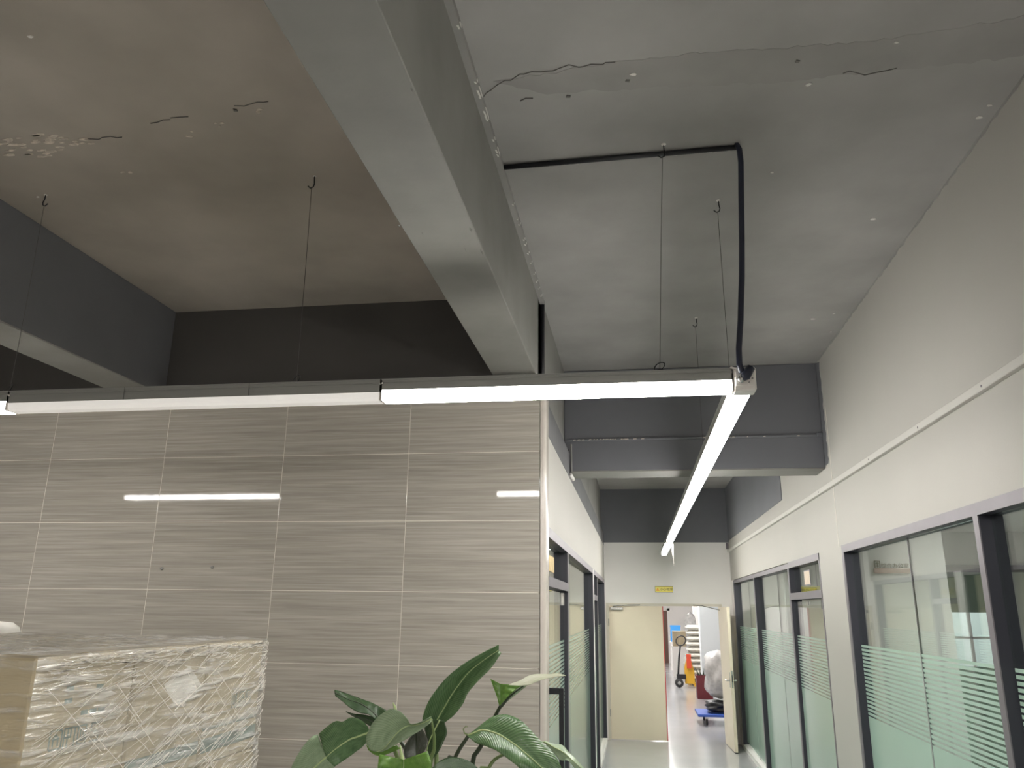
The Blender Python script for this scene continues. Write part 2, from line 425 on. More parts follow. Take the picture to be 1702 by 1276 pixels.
flakes('scuffs', 'chip2', [(-0.98,2.45),(-0.96,2.53),(-1.5,2.72),(-1.75,2.8),(-1.9,2.85),(-2.4,3.1)], ce, 3, 0.02, 0.008, stretch=1.8, t=0.002)

bm1 = box('ceiling_beam', 'beam', -0.87, -0.59, -3.6, 5.05, 3.44, ZC, bevel=0.003)
tag(bm1, 'deep grey concrete beam running down the middle of the ceiling', 'beam', kind=S)
bm2 = box('ceiling_beam', 'dark', -3.49, -3.20, -3.6, 4.92, 3.40, ZC, bevel=0.006)
tag(bm2, 'dark grey concrete beam at the far left of the ceiling', 'beam', kind=S)
sof = box('beam_soffit', 'beam', -3.488, -3.202, -3.6, 4.918, 3.394, 3.402, bm2)
bm3 = box('ceiling_beam', 'slate', -0.575, XR, 6.70, 7.05, 3.131, ZC, bevel=0.006)
tag(bm3, 'slate grey beam crossing the corridor above the glass offices', 'beam', kind=S)
box('beam_soffit', 'beam', -0.53, XR-0.004, 6.702, 7.048, 3.124, 3.133, bm3)

# chips along the top joint of the main beam (conduit)
cd = empty('ceiling_conduit', (-0.59, 1.0, ZC), 'flat grey conduit with chipped white paint along the middle beam top', 'conduit')
box('casing', 'patch', -0.590, -0.560, 1.0, 5.02, ZC-0.028, ZC-0.0005, cd)
b = B()
for y in [2.62, 2.66, 2.72, 2.80, 2.84, 3.02, 3.10, 3.14, 3.62, 3.78, 3.84, 4.02, 4.08, 4.2, 4.34, 4.5, 4.62, 4.74, 4.86, 2.3]:
    L = random.uniform(0.015, 0.07) if y < 3.2 else random.uniform(0.006, 0.02)
    b.prism([Vector((-0.5595, y, ZC-0.026)), Vector((-0.5595, y+L, ZC-0.024)), Vector((-0.5595, y+L*0.8, ZC-0.012)), Vector((-0.5595, y+L*0.2, ZC-0.016))], (0.002, 0, 0))
    b.prism([Vector((-0.572, y+L*.3, ZC-0.0285)), Vector((-0.564, y+L*.35, ZC-0.0285)), Vector((-0.562, y+L, ZC-0.0285)), Vector((-0.568, y+L, ZC-0.0285))], (0, 0, -0.002))
fo = b.build('paint_chips', 'chip', cd); fo['kind'] = 'stuff'

b = B()
for (x, y, L, sx, sz) in ((-0.594, 2.78, 0.035, 0.012, 0.010), (-0.593, 2.98, 0.05, 0.008, 0.014), (-0.87, 2.72, 0.02, 0.008, 0.004), (-0.593, 1.9, 0.02, 0.006, 0.006), (-0.66, 2.95, 0.05, 0.003, 0.001), (-0.80, 2.79, 0.03, 0.003, 0.001)):
    b.prism([Vector((x-sx, y, 3.4405)), Vector((x-sx*.4, y+L*.5, 3.4405)), Vector((x-sx, y+L, 3.4405)), Vector((x-sx*1.3, y+L*.4, 3.4405))], (0, 0, -0.002))
o = b.build('edge_chips', 'crack', bm1); o['kind'] = 'stuff'
# tiled wall
wt = box('wall_front', 'backing', -7.0, XL-0.035, YT-0.0055, 4.90, 0.0, 3.385); tag(wt, 'wall clad in large grey striated tiles', 'wall', kind=S)
TW, TH, G = 0.829, 0.4185, 0.0036
xe = -0.557
cols = [xe - i*TW for i in range(6)]
rows = [2.511 + (k)*TH for k in range(-6, 3)]
tmesh = {}
for i, xr in enumerate(cols):
    for zt in rows:
        z0, z1 = max(zt-TH, 0.0), min(zt, 3.385)
        if z1 - z0 < 0.02: continue
        h = round(z1-z0, 3)
        if h not in tmesh:
            o = B().box(-TW+G/2, -G/2, -0.010, 0.0, G/2, h-G/2).build('tile', 'tile', None, bevel=0.0012)
            tmesh[h] = o.data
        else:
            o = bpy.data.objects.new('tile', tmesh[h]); COL.objects.link(o)
        o.parent = wt; o.location = (xr, YT+0.003, z0)
for (x, z) in ((-2.96, 2.22), (-2.62, 2.23)):
    B().lathe([(0.0, -0.016), (0.007, -0.014), (0.010, -0.004), (0.010, 0.0)], (x, YT-0.007, z), 'y', 10).build('wall_plug', 'alu', wt, True)
ct = empty('trim_1', (XL, YT, 0), 'rounded cream corner strip ending the tiled wall', 'trim', kind=S)
b = B(); P = [Vector((-0.555, YT-0.006, 0))]
for k in range(7):
    a = math.pi*1.5 + (math.pi/2)*k/6
    P.append(Vector((-0.545+0.025*math.cos(a), YT+0.020+0.025*math.sin(a), 0)))
P += [Vector((-0.520, 4.90, 0)), Vector((-0.555, 4.90, 0))]
b.prism(P, (0, 0, 3.40)).build('corner_strip', 'corner', ct)

# wall above the tiles, its paint darkened for the shade behind the lamps
uw = box('wall_upper', 'shaded_wall', -7.0, -0.59, 4.92, 5.05, 3.385, ZC); tag(uw, 'wall band above the tiled wall, shade put into its dark colour', 'wall', kind=S)
box('ledge', 'shaded_wall', -7.0, -0.575, 4.80, 4.92, 3.36, 3.386, uw)

# corridor left wall
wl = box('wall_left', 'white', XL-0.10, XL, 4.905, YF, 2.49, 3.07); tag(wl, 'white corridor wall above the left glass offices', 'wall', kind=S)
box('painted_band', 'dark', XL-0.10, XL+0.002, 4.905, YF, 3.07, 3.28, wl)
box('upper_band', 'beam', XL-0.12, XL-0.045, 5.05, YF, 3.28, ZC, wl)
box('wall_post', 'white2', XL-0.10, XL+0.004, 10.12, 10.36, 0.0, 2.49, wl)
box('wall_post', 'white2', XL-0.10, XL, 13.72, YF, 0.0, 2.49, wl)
# corridor right wall
wr = empty('wall_right', (XR, 0, 0), 'tall white wall above the right glass offices', 'wall', kind=S)
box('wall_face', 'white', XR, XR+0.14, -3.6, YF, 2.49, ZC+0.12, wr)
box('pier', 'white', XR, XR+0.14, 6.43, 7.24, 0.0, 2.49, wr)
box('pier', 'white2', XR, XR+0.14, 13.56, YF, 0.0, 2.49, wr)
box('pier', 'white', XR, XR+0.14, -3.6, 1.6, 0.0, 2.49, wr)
box('painted_band', 'slate', XR-0.006, XR, 8.74, YF, 3.14, ZC, wr)
b = B(); P = [Vector((XR, 6.70, 3.15))]
zz = 3.15
while zz < ZC-0.02:
    P.append(Vector((XR, 6.59 + random.uniform(-0.018, 0.018), zz))); zz += 0.03
P.append(Vector((XR, 6.70, ZC)))
b.prism(P, (-0.003, 0, 0)).build('paint_spill', 'slate', wr)
b = B(); P = []
yy = 1.2
while yy < 6.6:
    P.append(Vector((XR, yy, ZC-0.012+random.uniform(-0.007, 0.006)))); yy += 0.035
P += [Vector((XR, 6.6, ZC)), Vector((XR, 1.2, ZC))]
b.prism(P, (-0.002, 0, 0)).build('paint_spill', 'ceiling', wr)
box('joint_line', 'backing', XR-0.002, XR, 6.520, 6.526, 2.49, 3.6, wr)
tr = empty('trim_2', (XR, 3, 2.95), 'slim white cable trunking running along the right wall', 'trim', kind=S)
box('trunking', 'trunk', XR-0.030, XR, -3.6, YF, 2.945, 2.985, tr, bevel=0.003)
for y in (3.62, 4.45, 5.4, 6.9, 8.4):
    B().lathe([(0.0, -0.003), (0.006, -0.002), (0.006, 0.0)], (XR-0.030, y, 2.962), 'x', 8).build('screw', 'frame', tr)
# far wall with the double door
wf = empty('wall_far', (0, YF, 0), 'white end wall of the corridor with grey painted upper band', 'wall', kind=S)
DX0, DXM, DX1, DZ = -0.47, 0.425, 1.335, 2.075
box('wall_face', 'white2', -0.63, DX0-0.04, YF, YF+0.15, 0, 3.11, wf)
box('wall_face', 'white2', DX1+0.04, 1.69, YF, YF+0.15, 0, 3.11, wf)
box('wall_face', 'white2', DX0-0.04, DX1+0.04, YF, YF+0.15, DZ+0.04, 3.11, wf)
box('painted_band', 'slate', -0.65, 1.69, YF-0.012, YF+0.15, 3.11, 3.345, wf)
box('upper_band', 'slate', -0.65, 1.69, YF, YF+0.15, 3.345, ZC+0.12, wf)
box('baseboard_far', 'white2', DX1+0.05, XR-0.005, YF-0.012, YF, 0, 0.12, wf)
box('bracket', 'frame', 1.50, 1.53, YF-0.05, YF-0.001, 3.00, 3.10, wf)
# hall behind the camera (closed room)
wb = box('wall_back', 'grey_wall', -7.0, XR, -3.72, -3.6, 0, ZC); tag(wb, 'plain pale wall closing the hall behind', 'wall', kind=S)
ws = box('wall_side', 'grey_wall', -7.12, -7.0, -3.6, 5.05, 0, ZC); tag(ws, 'plain pale wall on the far left of the hall', 'wall', kind=S)

# double door
dr = empty('door_1', (DX0, YF, 0), 'cream double door at the corridor end with one leaf open', 'door', kind=S)
box('door_frame', 'door_edge', DX0-0.04, DX0, YF-0.01, YF+0.15, 0, DZ+0.04, dr)
box('door_frame', 'door_edge', DX1, DX1+0.04, YF-0.01, YF+0.15, 0, DZ+0.04, dr)
box('door_frame', 'door_edge', DX0, DX1, YF-0.01, YF+0.15, DZ, DZ+0.04, dr)
lf = box('door_leaf', 'door', DX0+0.005, DXM-0.008, YF+0.0, YF+0.05, 0.012, DZ-0.004, dr, bevel=0.003)
box('red_seal', 'red', DXM-0.008, DXM+0.004, YF-0.002, YF+0.05, 0.012, DZ-0.004, lf)
box('closer_body', 'steel', -0.44, -0.23, YF-0.045, YF-0.002, 2.00, 2.05, lf, bevel=0.006)
B().tube([(-0.40, YF-0.03, 2.06), (-0.15, YF-0.05, 2.085), (0.05, YF-0.012, 2.09)], 0.007, 6).build('closer_arm', 'steel', lf)
for z in (0.35, 1.75):
    B().tube([(DX0, YF-0.012, z), (DX0, YF-0.012, z+0.11)], 0.009, 8).build('hinge', 'steel', lf)
# open leaf swung towards the camera
hx, hy = DX1-0.02, YF-0.005
dirv = Vector((0.045, -0.87, 0)).normalized(); nrm = Vector((dirv.y, -dirv.x, 0))
def leafpt(s, t, z): return Vector((hx, hy, z)) + dirv*s + nrm*t
def leafbox(name, mat, s0, s1, t0, t1, z0, z1, parent):
    P = [leafpt(s0, t0, z0), leafpt(s1, t0, z0), leafpt(s1, t1, z0), leafpt(s0, t1, z0)]
    return B().prism(P, (0, 0, z1-z0)).build(name, mat, parent)
rf = leafbox('door_leaf', 'door', 0.0, 0.87, -0.045, 0.0, 0.012, DZ-0.004, dr)
leafbox('lock_plate', 'steel', 0.868, 0.873, -0.034, -0.012, 0.90, 1.14, rf)
leafbox('latch', 'black', 0.870, 0.876, -0.028, -0.018, 0.98, 1.08, rf)
leafbox('bottom_seal', 'black', 0.0, 0.868, -0.040, -0.005, 0.004, 0.013, rf)
for sgn in (0.0, -0.045):
    o_ = 0.05 if sgn == 0 else -0.05
    B().tube([leafpt(0.81, sgn, 1.0), leafpt(0.81, sgn+o_, 1.0), leafpt(0.69, sgn+o_, 1.0)], 0.010, 8).build('lever_handle', 'steel', rf)
    leafbox('lever_plate', 'steel', 0.785, 0.835, min(sgn, sgn+o_*0.12), max(sgn, sgn+o_*0.12), 0.90, 1.12, rf)
B().tube([leafpt(0.25, 0.012, 2.02), Vector((1.05, YF-0.10, 2.085)), Vector((0.92, YF-0.012, 2.095))], 0.007, 6).build('closer_arm', 'steel', rf)

# ------------------------------------------------------------------ glazed partitions
FZ = 2.49
def stripes(pane, x, y0, y1, xs, zlo=1.30, zhi=1.78, n=18):
    """a solid frosted film below and n separate film stripes above, on the pane"""
    t = 0.0012*xs
    box('frosted_film', 'film', min(x, x+t), max(x, x+t), y0, y1, 0.10, zlo, pane)
    per = (zhi-zlo)/n
    first = None
    for k in range(n):
        z0 = zlo + k*per + per*0.38
        if first is None:
            first = box('film_stripe', 'film', min(x, x+t), max(x, x+t), y0, y1, z0, z0+per*0.62, pane)
        else:
            copy_part(first, pane, (0, 0, k*per))
def pane_at(win, xg, y0, y1, z0, z1, xs, film=True, fy=None):
    p = box('pane', 'glass', xg-0.005, xg+0.005, y0, y1, z0, z1, win)
    if film: stripes(p, xg + 0.006*xs, (fy or y0)+0.012, y1-0.012, xs)
    return p
def bar(win, name, xa, xb, y0, y1, z0, z1, xs):
    """frame bar: pale front face, reveal behind it coloured dark for its shade"""
    o = box(name, 'frame', min(xa, xa+0.006*xs), max(xa, xa+0.006*xs), y0, y1, z0, z1, win)
    box('reveal', 'frame_shade', min(xa+0.006*xs, xb), max(xa+0.006*xs, xb), y0+0.001, y1-0.001, z0+0.001, z1-0.001, o)
    return o
# right, near window (xs=+1: depth goes to +x)
xg = XR+0.055
w1 = empty('window_1', (XR, 1.6, 0), 'large striped glass office window nearest on the right', 'window', kind=S)
bar(w1, 'head_rail', XR-0.008, XR+0.10, 1.6, 6.43, 2.435, FZ, 1)
bar(w1, 'jamb', XR-0.008, XR+0.10, 6.375, 6.43, 0.0, 2.435, 1)
bar(w1, 'mullion', XR-0.008, XR+0.10, 3.915, 3.970, 0.06, 2.435, 1)
bar(w1, 'jamb', XR-0.008, XR+0.10, 1.6, 1.655, 0.0, 2.435, 1)
bar(w1, 'sill_rail', XR-0.008, XR+0.10, 1.655, 6.375, 0.0, 0.06, 1)
pane_at(w1, xg, 5.104, 6.375, 0.06, 2.435, -1)
pane_at(w1, xg, 3.970, 5.096, 0.06, 2.435, -1)
box('glazing_bead', 'frame', xg-0.005, xg+0.005, 5.096, 5.104, 0.06, 2.435, w1)
pane_at(w1, xg, 1.655, 3.915, 0.06, 2.435, -1)
# right, far window group
w2 = empty('window_2', (XR, 8.7, 0), 'striped glass office window by the open cream door leaf', 'window', kind=S)
bar(w2, 'head_rail', XR-0.008, XR+0.10, 8.66, 13.56, 2.43, FZ-0.01, 1)
bar(w2, 'jamb', XR-0.008, XR+0.10, 13.505, 13.56, 0.0, 2.43, 1)
bar(w2, 'mullion', XR-0.008, XR+0.10, 11.19, 11.25, 0.06, 2.43, 1)
bar(w2, 'jamb', XR-0.008, XR+0.10, 8.66, 8.72, 0.0, 2.43, 1)
box('sill_rail', 'white2', XR-0.012, XR+0.10, 8.72, 13.505, 0.0, 0.06, w2)
for (a, c) in ((8.72, 9.72), (9.728, 11.19), (11.25, 12.20), (12.208, 13.505)):
    pane_at(w2, xg, a, c, 0.06, 2.43, -1)
for y in (9.72, 12.20):
    box('glazing_bead', 'alu', xg-0.006, xg+0.006, y, y+0.008, 0.06, 2.43, w2)
# right glass door
d3 = empty('door_2', (XR, 7.24, 0), 'frosted striped glass door in the right wall below a yellow sign', 'door', kind=S)
bar(d3, 'head_rail', XR-0.008, XR+0.10, 7.24, 8.66, 2.43, FZ, 1)
bar(d3, 'transom', XR-0.008, XR+0.10, 7.24, 8.66, 2.12, 2.185, 1)
bar(d3, 'jamb', XR-0.004, XR+0.10, 7.24, 7.27, 0.0, 2.43, 1)
pane_at(d3, xg, 7.27, 8.66, 2.185, 2.43, -1, film=False)
pd = pane_at(d3, XR+0.03, 7.275, 8.645, 0.015, 2.10, -1)
box('hinge_clamp', 'black', XR+0.015, XR+0.047, 7.28, 7.40, 2.03, 2.10, pd)
box('hinge_clamp', 'steel', XR+0.018, XR+0.045, 7.98, 8.06, 2.06, 2.10, pd)
box('notice_sheet', 'paper', xg-0.009, xg-0.006, 7.93, 8.17, 2.255, 2.375, d3)
box('notice_border', 'frame', xg-0.0075, xg-0.0055, 7.91, 8.19, 2.245, 2.385, d3)
# left glass door with transom
XG = XL-0.055
d4 = empty('door_3', (XL, 4.91, 0), 'glass door beside the tiled wall with a black pull handle', 'door', kind=S)
bar(d4, 'head_rail', XL+0.008, XL-0.10, 4.905, 6.345, 2.43, FZ, -1)
bar(d4, 'transom', XL+0.008, XL-0.10, 4.905, 6.345, 2.135, 2.195, -1)
bar(d4, 'jamb', XL+0.008, XL-0.10, 4.905, 4.945, 0.0, 2.43, -1)
pane_at(d4, XG, 4.945, 6.345, 2.195, 2.43, 1, film=False)
pl = pane_at(d4, XL-0.03, 4.955, 6.335, 0.015, 2.12, 1)
box('hinge_clamp', 'steel', XL-0.047, XL-0.015, 6.20, 6.32, 2.03, 2.12, pl)
box('notice_sheet', 'paper_y', XG+0.006, XG+0.009, 5.47, 5.80, 2.25, 2.355, d4)
hd = B().box(-0.478, -0.450, 5.08, 5.112, 0.75, 1.545).build('pull_handle', 'black', pl, bevel=0.003)
box('handle_arm', 'black', -0.555, -0.478, 5.082, 5.110, 1.51, 1.545, hd)
box('handle_arm', 'black', -0.555, -0.478, 5.082, 5.110, 0.75, 0.785, hd)
# left window
w5 = empty('window_3', (XL, 6.4, 0), 'striped glass office window in the left corridor wall', 'window', kind=S)
bar(w5, 'head_rail', XL+0.008, XL-0.10, 6.345, 10.12, 2.43, FZ, -1)
bar(w5, 'jamb', XL+0.008, XL-0.10, 6.345, 6.40, 0.0, 2.43, -1)
bar(w5, 'jamb', XL+0.008, XL-0.10, 10.06, 10.12, 0.0, 2.43, -1)
bar(w5, 'sill_rail', XL+0.008, XL-0.10, 6.40, 10.06, 0.0, 0.06, -1)
pane_at(w5, XG, 6.40, 7.20, 0.06, 2.43, 1)
pane_at(w5, XG, 7.208, 10.06, 0.06, 2.43, 1)
box('glazing_bead', 'alu', XG-0.006, XG+0.006, 7.20, 7.208, 0.06, 2.43, w5)
# second left door and end window
d6 = empty('door_4', (XL, 10.36, 0), 'narrow dark framed glass door beyond the white wall post', 'door', kind=S)
bar(d6, 'head_rail', XL+0.008, XL-0.10, 10.36, 11.24, 2.43, FZ, -1)
bar(d6, 'transom', XL+0.008, XL-0.10, 10.36, 11.24, 2.12, 2.185, -1)
bar(d6, 'jamb', XL+0.008, XL-0.10, 11.18, 11.24, 0.0, 2.43, -1)
pane_at(d6, XG, 10.36, 11.18, 2.185, 2.43, 1, film=False)
pane_at(d6, XL-0.03, 10.37, 11.17, 0.015, 2.11, 1)
w7 = empty('window_4', (XL, 11.24, 0), 'striped glass office window next to the closed cream leaf', 'window', kind=S)
bar(w7, 'head_rail', XL+0.008, XL-0.10, 11.24, 13.72, 2.43, FZ, -1)
bar(w7, 'jamb', XL+0.008, XL-0.10, 13.66, 13.72, 0.0, 2.43, -1)
box('sill_rail', 'white2', XL-0.10, XL+0.012, 11.24, 13.66, 0.0, 0.06, w7)
pane_at(w7, XG, 11.24, 13.66, 0.06, 2.43, 1)
# wall foot kerbs
k1 = box('baseboard_right', 'white2', XR-0.012, XR, 6.44, 7.235, 0, 0.10); tag(k1, 'white skirting on the right wall pier', 'skirting', kind=S)

# ------------------------------------------------------------------ linear lamps
def lamp_x(x0, x1, y, z0, z1, lit, label, group, seam=()):
    """suspended linear lamp along x: grooved housing, diffuser below, end caps"""
    t = empty('linear_lamp', ((x0+x1)/2, y, z0), label, 'lamp', group)
    h = 0.040; zd = z1-(0.050 if lit else 0.058)
    zm = (zd+z1)/2
    hw = B().box(x0, x1, y-h, y+h, zm+0.010, z1).box(x0, x1, y-h+0.004, y+h-0.004, zm+0.003, zm+0.010).box(x0, x1, y-h, y+h, zd, zm+0.003).box(x0, x1, y-h-0.003, y+h+0.003, z1-0.006, z1).box(x0, x1, y+0.0365, y+h, z0+0.024, zd).build('housing', 'alu', t)
    for s in seam:
        box('seam', 'alu_dk', s-0.0012, s+0.0012, y-h-0.0035, y+h+0.0035, zd, z1+0.0005, hw)
    dh = 0.036
    P = [Vector((x0, y-dh, zd)), Vector((x0, y-dh, z0+0.012)), Vector((x0, y-dh+0.014, z0)), Vector((x0, y+dh-0.002, z0)), Vector((x0, y+dh, z0+0.002)), Vector((x0, y+dh, zd))]
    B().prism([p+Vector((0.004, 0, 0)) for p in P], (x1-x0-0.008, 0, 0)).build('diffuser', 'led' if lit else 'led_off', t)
    for xa in (x0, x1-0.004):
        box('end_cap', 'plastic_w', xa, xa+0.004, y-h, y+h, z0, z1, t)
    return t
def lamp_y(x, y0, y1, z0, z1, lit, label, group, dz=0.0):
    t = empty('linear_lamp', (x, (y0+y1)/2, z0), label, 'lamp', group)
    h = 0.040; zd = z1-0.044
    B().box(x-h, x+h, y0, y1, zd, z1).box(x-h-0.003, x+h+0.003, y0, y1, z1-0.006, z1).build('housing', 'alu', t)
    dh = 0.037
    P = [Vector((x-dh, y0, zd)), Vector((x-dh, y0, z0+0.012)), Vector((x-dh+0.014, y0, z0)), Vector((x+dh-0.014, y0, z0)), Vector((x+dh, y0, z0+0.012)), Vector((x+dh, y0, zd))]
    B().prism([p+Vector((0, 0.004, 0)) for p in P], (0, y1-y0-0.008, 0)).build('diffuser', lit if isinstance(lit, str) else ('led' if lit else 'led_off'), t)
    for ya in (y0, y1-0.004):
        box('end_cap', 'plastic_w', x-h, x+h, ya, ya+0.004, z0, z1, t)
    return t
ZL0, ZL1, YL = 2.868, 2.962, 3.26
LG = 'linear lamps hung in a line in front of the tiled wall'
lamp_x(-1.075, 0.415, YL, ZL0, ZL1, True, 'lit linear lamp meeting the white corner box', LG)
lamp_x(-2.895, -1.079, YL, ZL0, ZL1, False, 'unlit linear lamp with an added pale glow, between two lit ones before the tiles', LG, (-2.30, -1.69))
lamp_x(-4.30, -2.899, YL, ZL0, ZL1, True, 'lit linear lamp cut off at the left picture edge', LG)
lamp_x(-7.0+0.05, -5.65, YL, ZL0, ZL1, True, 'added unseen lit lamp beyond the left picture edge', LG)  # added out of view to brighten the left side
GY = 'linear lamps along the corridor'
lamp_y(0.462, 3.305, 11.02, ZL0, ZL1, 'led_y', 'long lit linear lamp running down the corridor', GY)
lamp_y(0.445, 11.06, 12.9, ZL0-0.035, ZL1-0.035, True, 'short lit linear lamp at the far corridor end', GY)
# unseen fill lamp added in the hall behind the viewpoint
GH = 'added fill lamps in the hall behind'
lamp_y(0.46, -3.3, 0.3, 2.95, 3.044, 'led_fill', 'added unseen fill lamp in the hall behind, nearer the white wall', GH)
# corner connector
cc = empty('lamp_connector', (0.463, YL, ZL0), 'white square corner box joining two lit lamps', 'lamp connector')
B().box(0.418, 0.508, YL-0.044, YL+0.042, ZL0-0.004, ZL1+0.002).build('box', 'plastic_w', cc, bevel=0.006)
B().box(0.425, 0.502, YL-0.048, YL-0.044, ZL0+0.014, ZL1-0.004).build('cover_plate', 'plastic_w', cc, bevel=0.002)
for (x, z) in ((0.492, 2.912), (0.478, 2.895)):
    B().lathe([(0.0, -0.003), (0.004, -0.002), (0.004, 0)], (x, YL-0.048, z), 'y', 8).build('screw', 'steel', cc)
B().prism([Vector((0.405, YL-0.05, 2.960)), Vector((0.450, YL-0.05, 2.945)), Vector((0.450, YL-0.05, 2.951)), Vector((0.410, YL-0.05, 2.966))], (0, 0.05, 0)).build('mounting_tab', 'plastic_w', cc)
# black feed cable: along the ceiling, then down to the connector
cab = [(0.500, 3.262, ZC-0.013), at(1224, 239, 3.255), at(1229, 248, 3.25), at(1231.5, 270, 3.245), at(1232, 320, 3.24), at(1233, 400, 3.235), at(1233, 460, 3.23), at(1231, 530, 3.22), at(1228, 580, 3.198), at(1229, 605, 3.188), at(1233, 618, 3.186)]
fc = empty('feed_cable', (0.5, 3.24, 2.95), 'thick black cable dropping from the ceiling to the corner box', 'cable')
B().tube(cab, 0.0125, 10).build('sleeve', 'navy', fc, True)
B().tube([(0.486, 3.186, 2.952), (0.462, 3.186, 2.915), (0.450, 3.190, 2.905)], [0.017, 0.020, 0.012], 12).build('plug', 'navy', fc, True)
B().tube([(0.447, 3.186, 2.912), (0.443, 3.190, 2.905), (0.448, 3.198, 2.897)], 0.012, 10).build('grommet', 'steel', fc, True)
cr = empty('ceiling_cable', (0, 3.27, ZC-0.02), 'black cable run across the ceiling from the beam', 'cable')
B().tube([(-0.558, 3.292, ZC-0.013), (0.510, 3.262, ZC-0.013)], 0.012, 8).build('sleeve', 'black', cr, True)
o = B().prism([Vector((-0.55, 3.306, ZC-0.001)), Vector((0.50, 3.277, ZC-0.001)), Vector((0.50, 3.287, ZC-0.001)), Vector((-0.55, 3.316, ZC-0.001))], (0, 0, -0.006)).build('trunking_lip', 'patch', cr)
b = B()
for x in (-0.36, -0.30, -0.27, -0.24, 0.14, 0.22, 0.36, 0.40, 0.45):
    L = random.uniform(0.02, 0.06)
    b.prism([Vector((x, 3.312-(x+0.55)*0.0276, ZC-0.0075)), Vector((x+L, 3.310-(x+0.55)*0.0276, ZC-0.0075)), Vector((x+L*.7, 3.322-(x+0.55)*0.0276, ZC-0.0075)), Vector((x+L*.2, 3.320-(x+0.55)*0.0276, ZC-0.0075))], (0, 0, -0.0015))
o = b.build('paint_chips', 'chip', cr); o['kind'] = 'stuff'
# black cable down the end of the main beam
bc = B().tube([(-0.573, 5.03, 4.015), (-0.573, 5.03, 3.30)], 0.014, 10).build('corner_cable', 'black', None, True, loc=(-0.573, 5.03, 3.30))
tag(bc, 'straight black cable down the end of the middle beam', 'cable')

# suspension wires with ceiling hooks
def hanger(p, z1, lab, loop=True, flip=1, wr_=0.0013, bot=None):
    x, y = p
    t = empty('suspension_wire', (x, y, z1), lab, 'wire', 'thin wires holding up the linear lamps')
    B().lathe([(0.0, -0.006), (0.007, -0.005), (0.012, 0.0)], (x, y, ZC), 'z', 8).build('plaster_collar', 'chip', t)
    hk = [(x, y, ZC-0.004), (x+0.001*flip, y, ZC-0.030), (x+0.004*flip, y-0.004, ZC-0.048), (x, y-0.006, ZC-0.064), (x-0.014*flip, y-0.006, ZC-0.070), (x-0.027*flip, y-0.006, ZC-0.058)]
    B().tube(hk, 0.0032, 6).build('hook', 'black', t, True)
    xb, yb = bot or (x, y)
    B().tube([(x-0.008*flip, y-0.006, ZC-0.068), ((x+xb)/2-0.004*flip, (y+yb)/2, (ZC+z1)/2), (xb, yb, z1+0.004)], wr_, 5).build('wire', 'wire', t)
    x, y = xb, yb
    if loop:
        P = [(x+0.020*math.cos(a)+0.006*math.sin(a), y-0.012*math.cos(a), z1+0.026+0.018*math.sin(a)) for a in [i*6.6/20 for i in range(21)]]
        B().tube(P, 0.0024, 6).build('wire_loop', 'black', t, True)
        B().tube([(x-0.03, y-0.01, z1+0.006), (x, y-0.03, z1+0.004), (x+0.026, y-0.006, z1+0.005)], 0.004, 6).build('clip', 'black', t, True)
    return t
hanger((-2.938, 3.261), ZL1, 'wire from the ceiling hook at the far left', flip=-1, bot=(-2.93, 3.26))
hanger((-1.490, 3.267), ZL1, 'wire from the ceiling hook left of the middle beam')
hanger((0.181, 3.215), ZL1, 'wire through the black ceiling cable, ending in a curled loop', bot=(0.125, 3.255))
hanger((0.474, 3.767), ZL1, 'wire just left of the thick black cable', False)
hanger((0.481, 5.482), ZL1, 'shortest looking wire, hung deep in the corridor', False)
# white cord end hanging below the far lamp
wc = empty('white_cord', (0.5, 11.04, 2.59), 'short white cord hanging from the far lamp joint', 'cord')
B().tube([(0.50, 11.04, 2.86), (0.497, 11.03, 2.75), (0.503, 11.03, 2.60)], [0.014, 0.012, 0.007], 8).build('cord', 'plastic_w', wc, True)
B().tube([(0.503, 11.03, 2.602), (0.504, 11.03, 2.575)], [0.007, 0.003], 6).build('cord_tip', 'plastic_w', wc, True)

# cable ducts under the cross beam and down the left corner
du = empty('beam_duct', (0.5, 6.70, 3.40), 'thin paint-flecked conduit along the corridor cross beam', 'conduit')
B().tube([(-0.56, 6.688, 3.395), (0.5, 6.688, 3.398), (XR-0.004, 6.688, 3.40)], 0.012, 6).build('pipe', 'slate', du)
B().box(XR-0.05, XR-0.004, 6.672, 6.70, 3.385, 3.42).build('junction', 'slate', du, bevel=0.004)
b = B()
for i in range(34):
    x = random.uniform(-0.5, 0.1) if i < 26 else random.uniform(0.5, 1.5); L = random.uniform(0.006, 0.03)
    b.prism([Vector((x, 6.6755, 3.392)), Vector((x+L, 6.6755, 3.394)), Vector((x+L*.7, 6.6755, 3.400)), Vector((x+L*.2, 6.6755, 3.399))], (0, 0.002, 0))
o = b.build('paint_chips', 'chip2', du); o['kind'] = 'stuff'
dl = empty('wall_duct', (-0.54, 5.8, 3.29), 'narrow conduit along the left wall ledge dropping at the beam', 'conduit')
B().tube([(-0.548, 5.0, 3.292), (-0.548, 6.66, 3.300)], 0.010, 6).build('pipe', 'beam', dl)
B().tube([(-0.540, 6.665, 3.31), (-0.532, 6.668, 3.10)], 0.010, 6).build('drop_pipe', 'black', dl)
B().tube([(-0.515, 6.675, 3.36), (-0.512, 6.675, 3.12)], 0.009, 6).build('drop_pipe', 'beam', dl)
B().tube([(-0.515, 6.62, 3.085), (-0.512, 6.85, 3.085)], 0.016, 8).build('elbow', 'white2', dl, True)

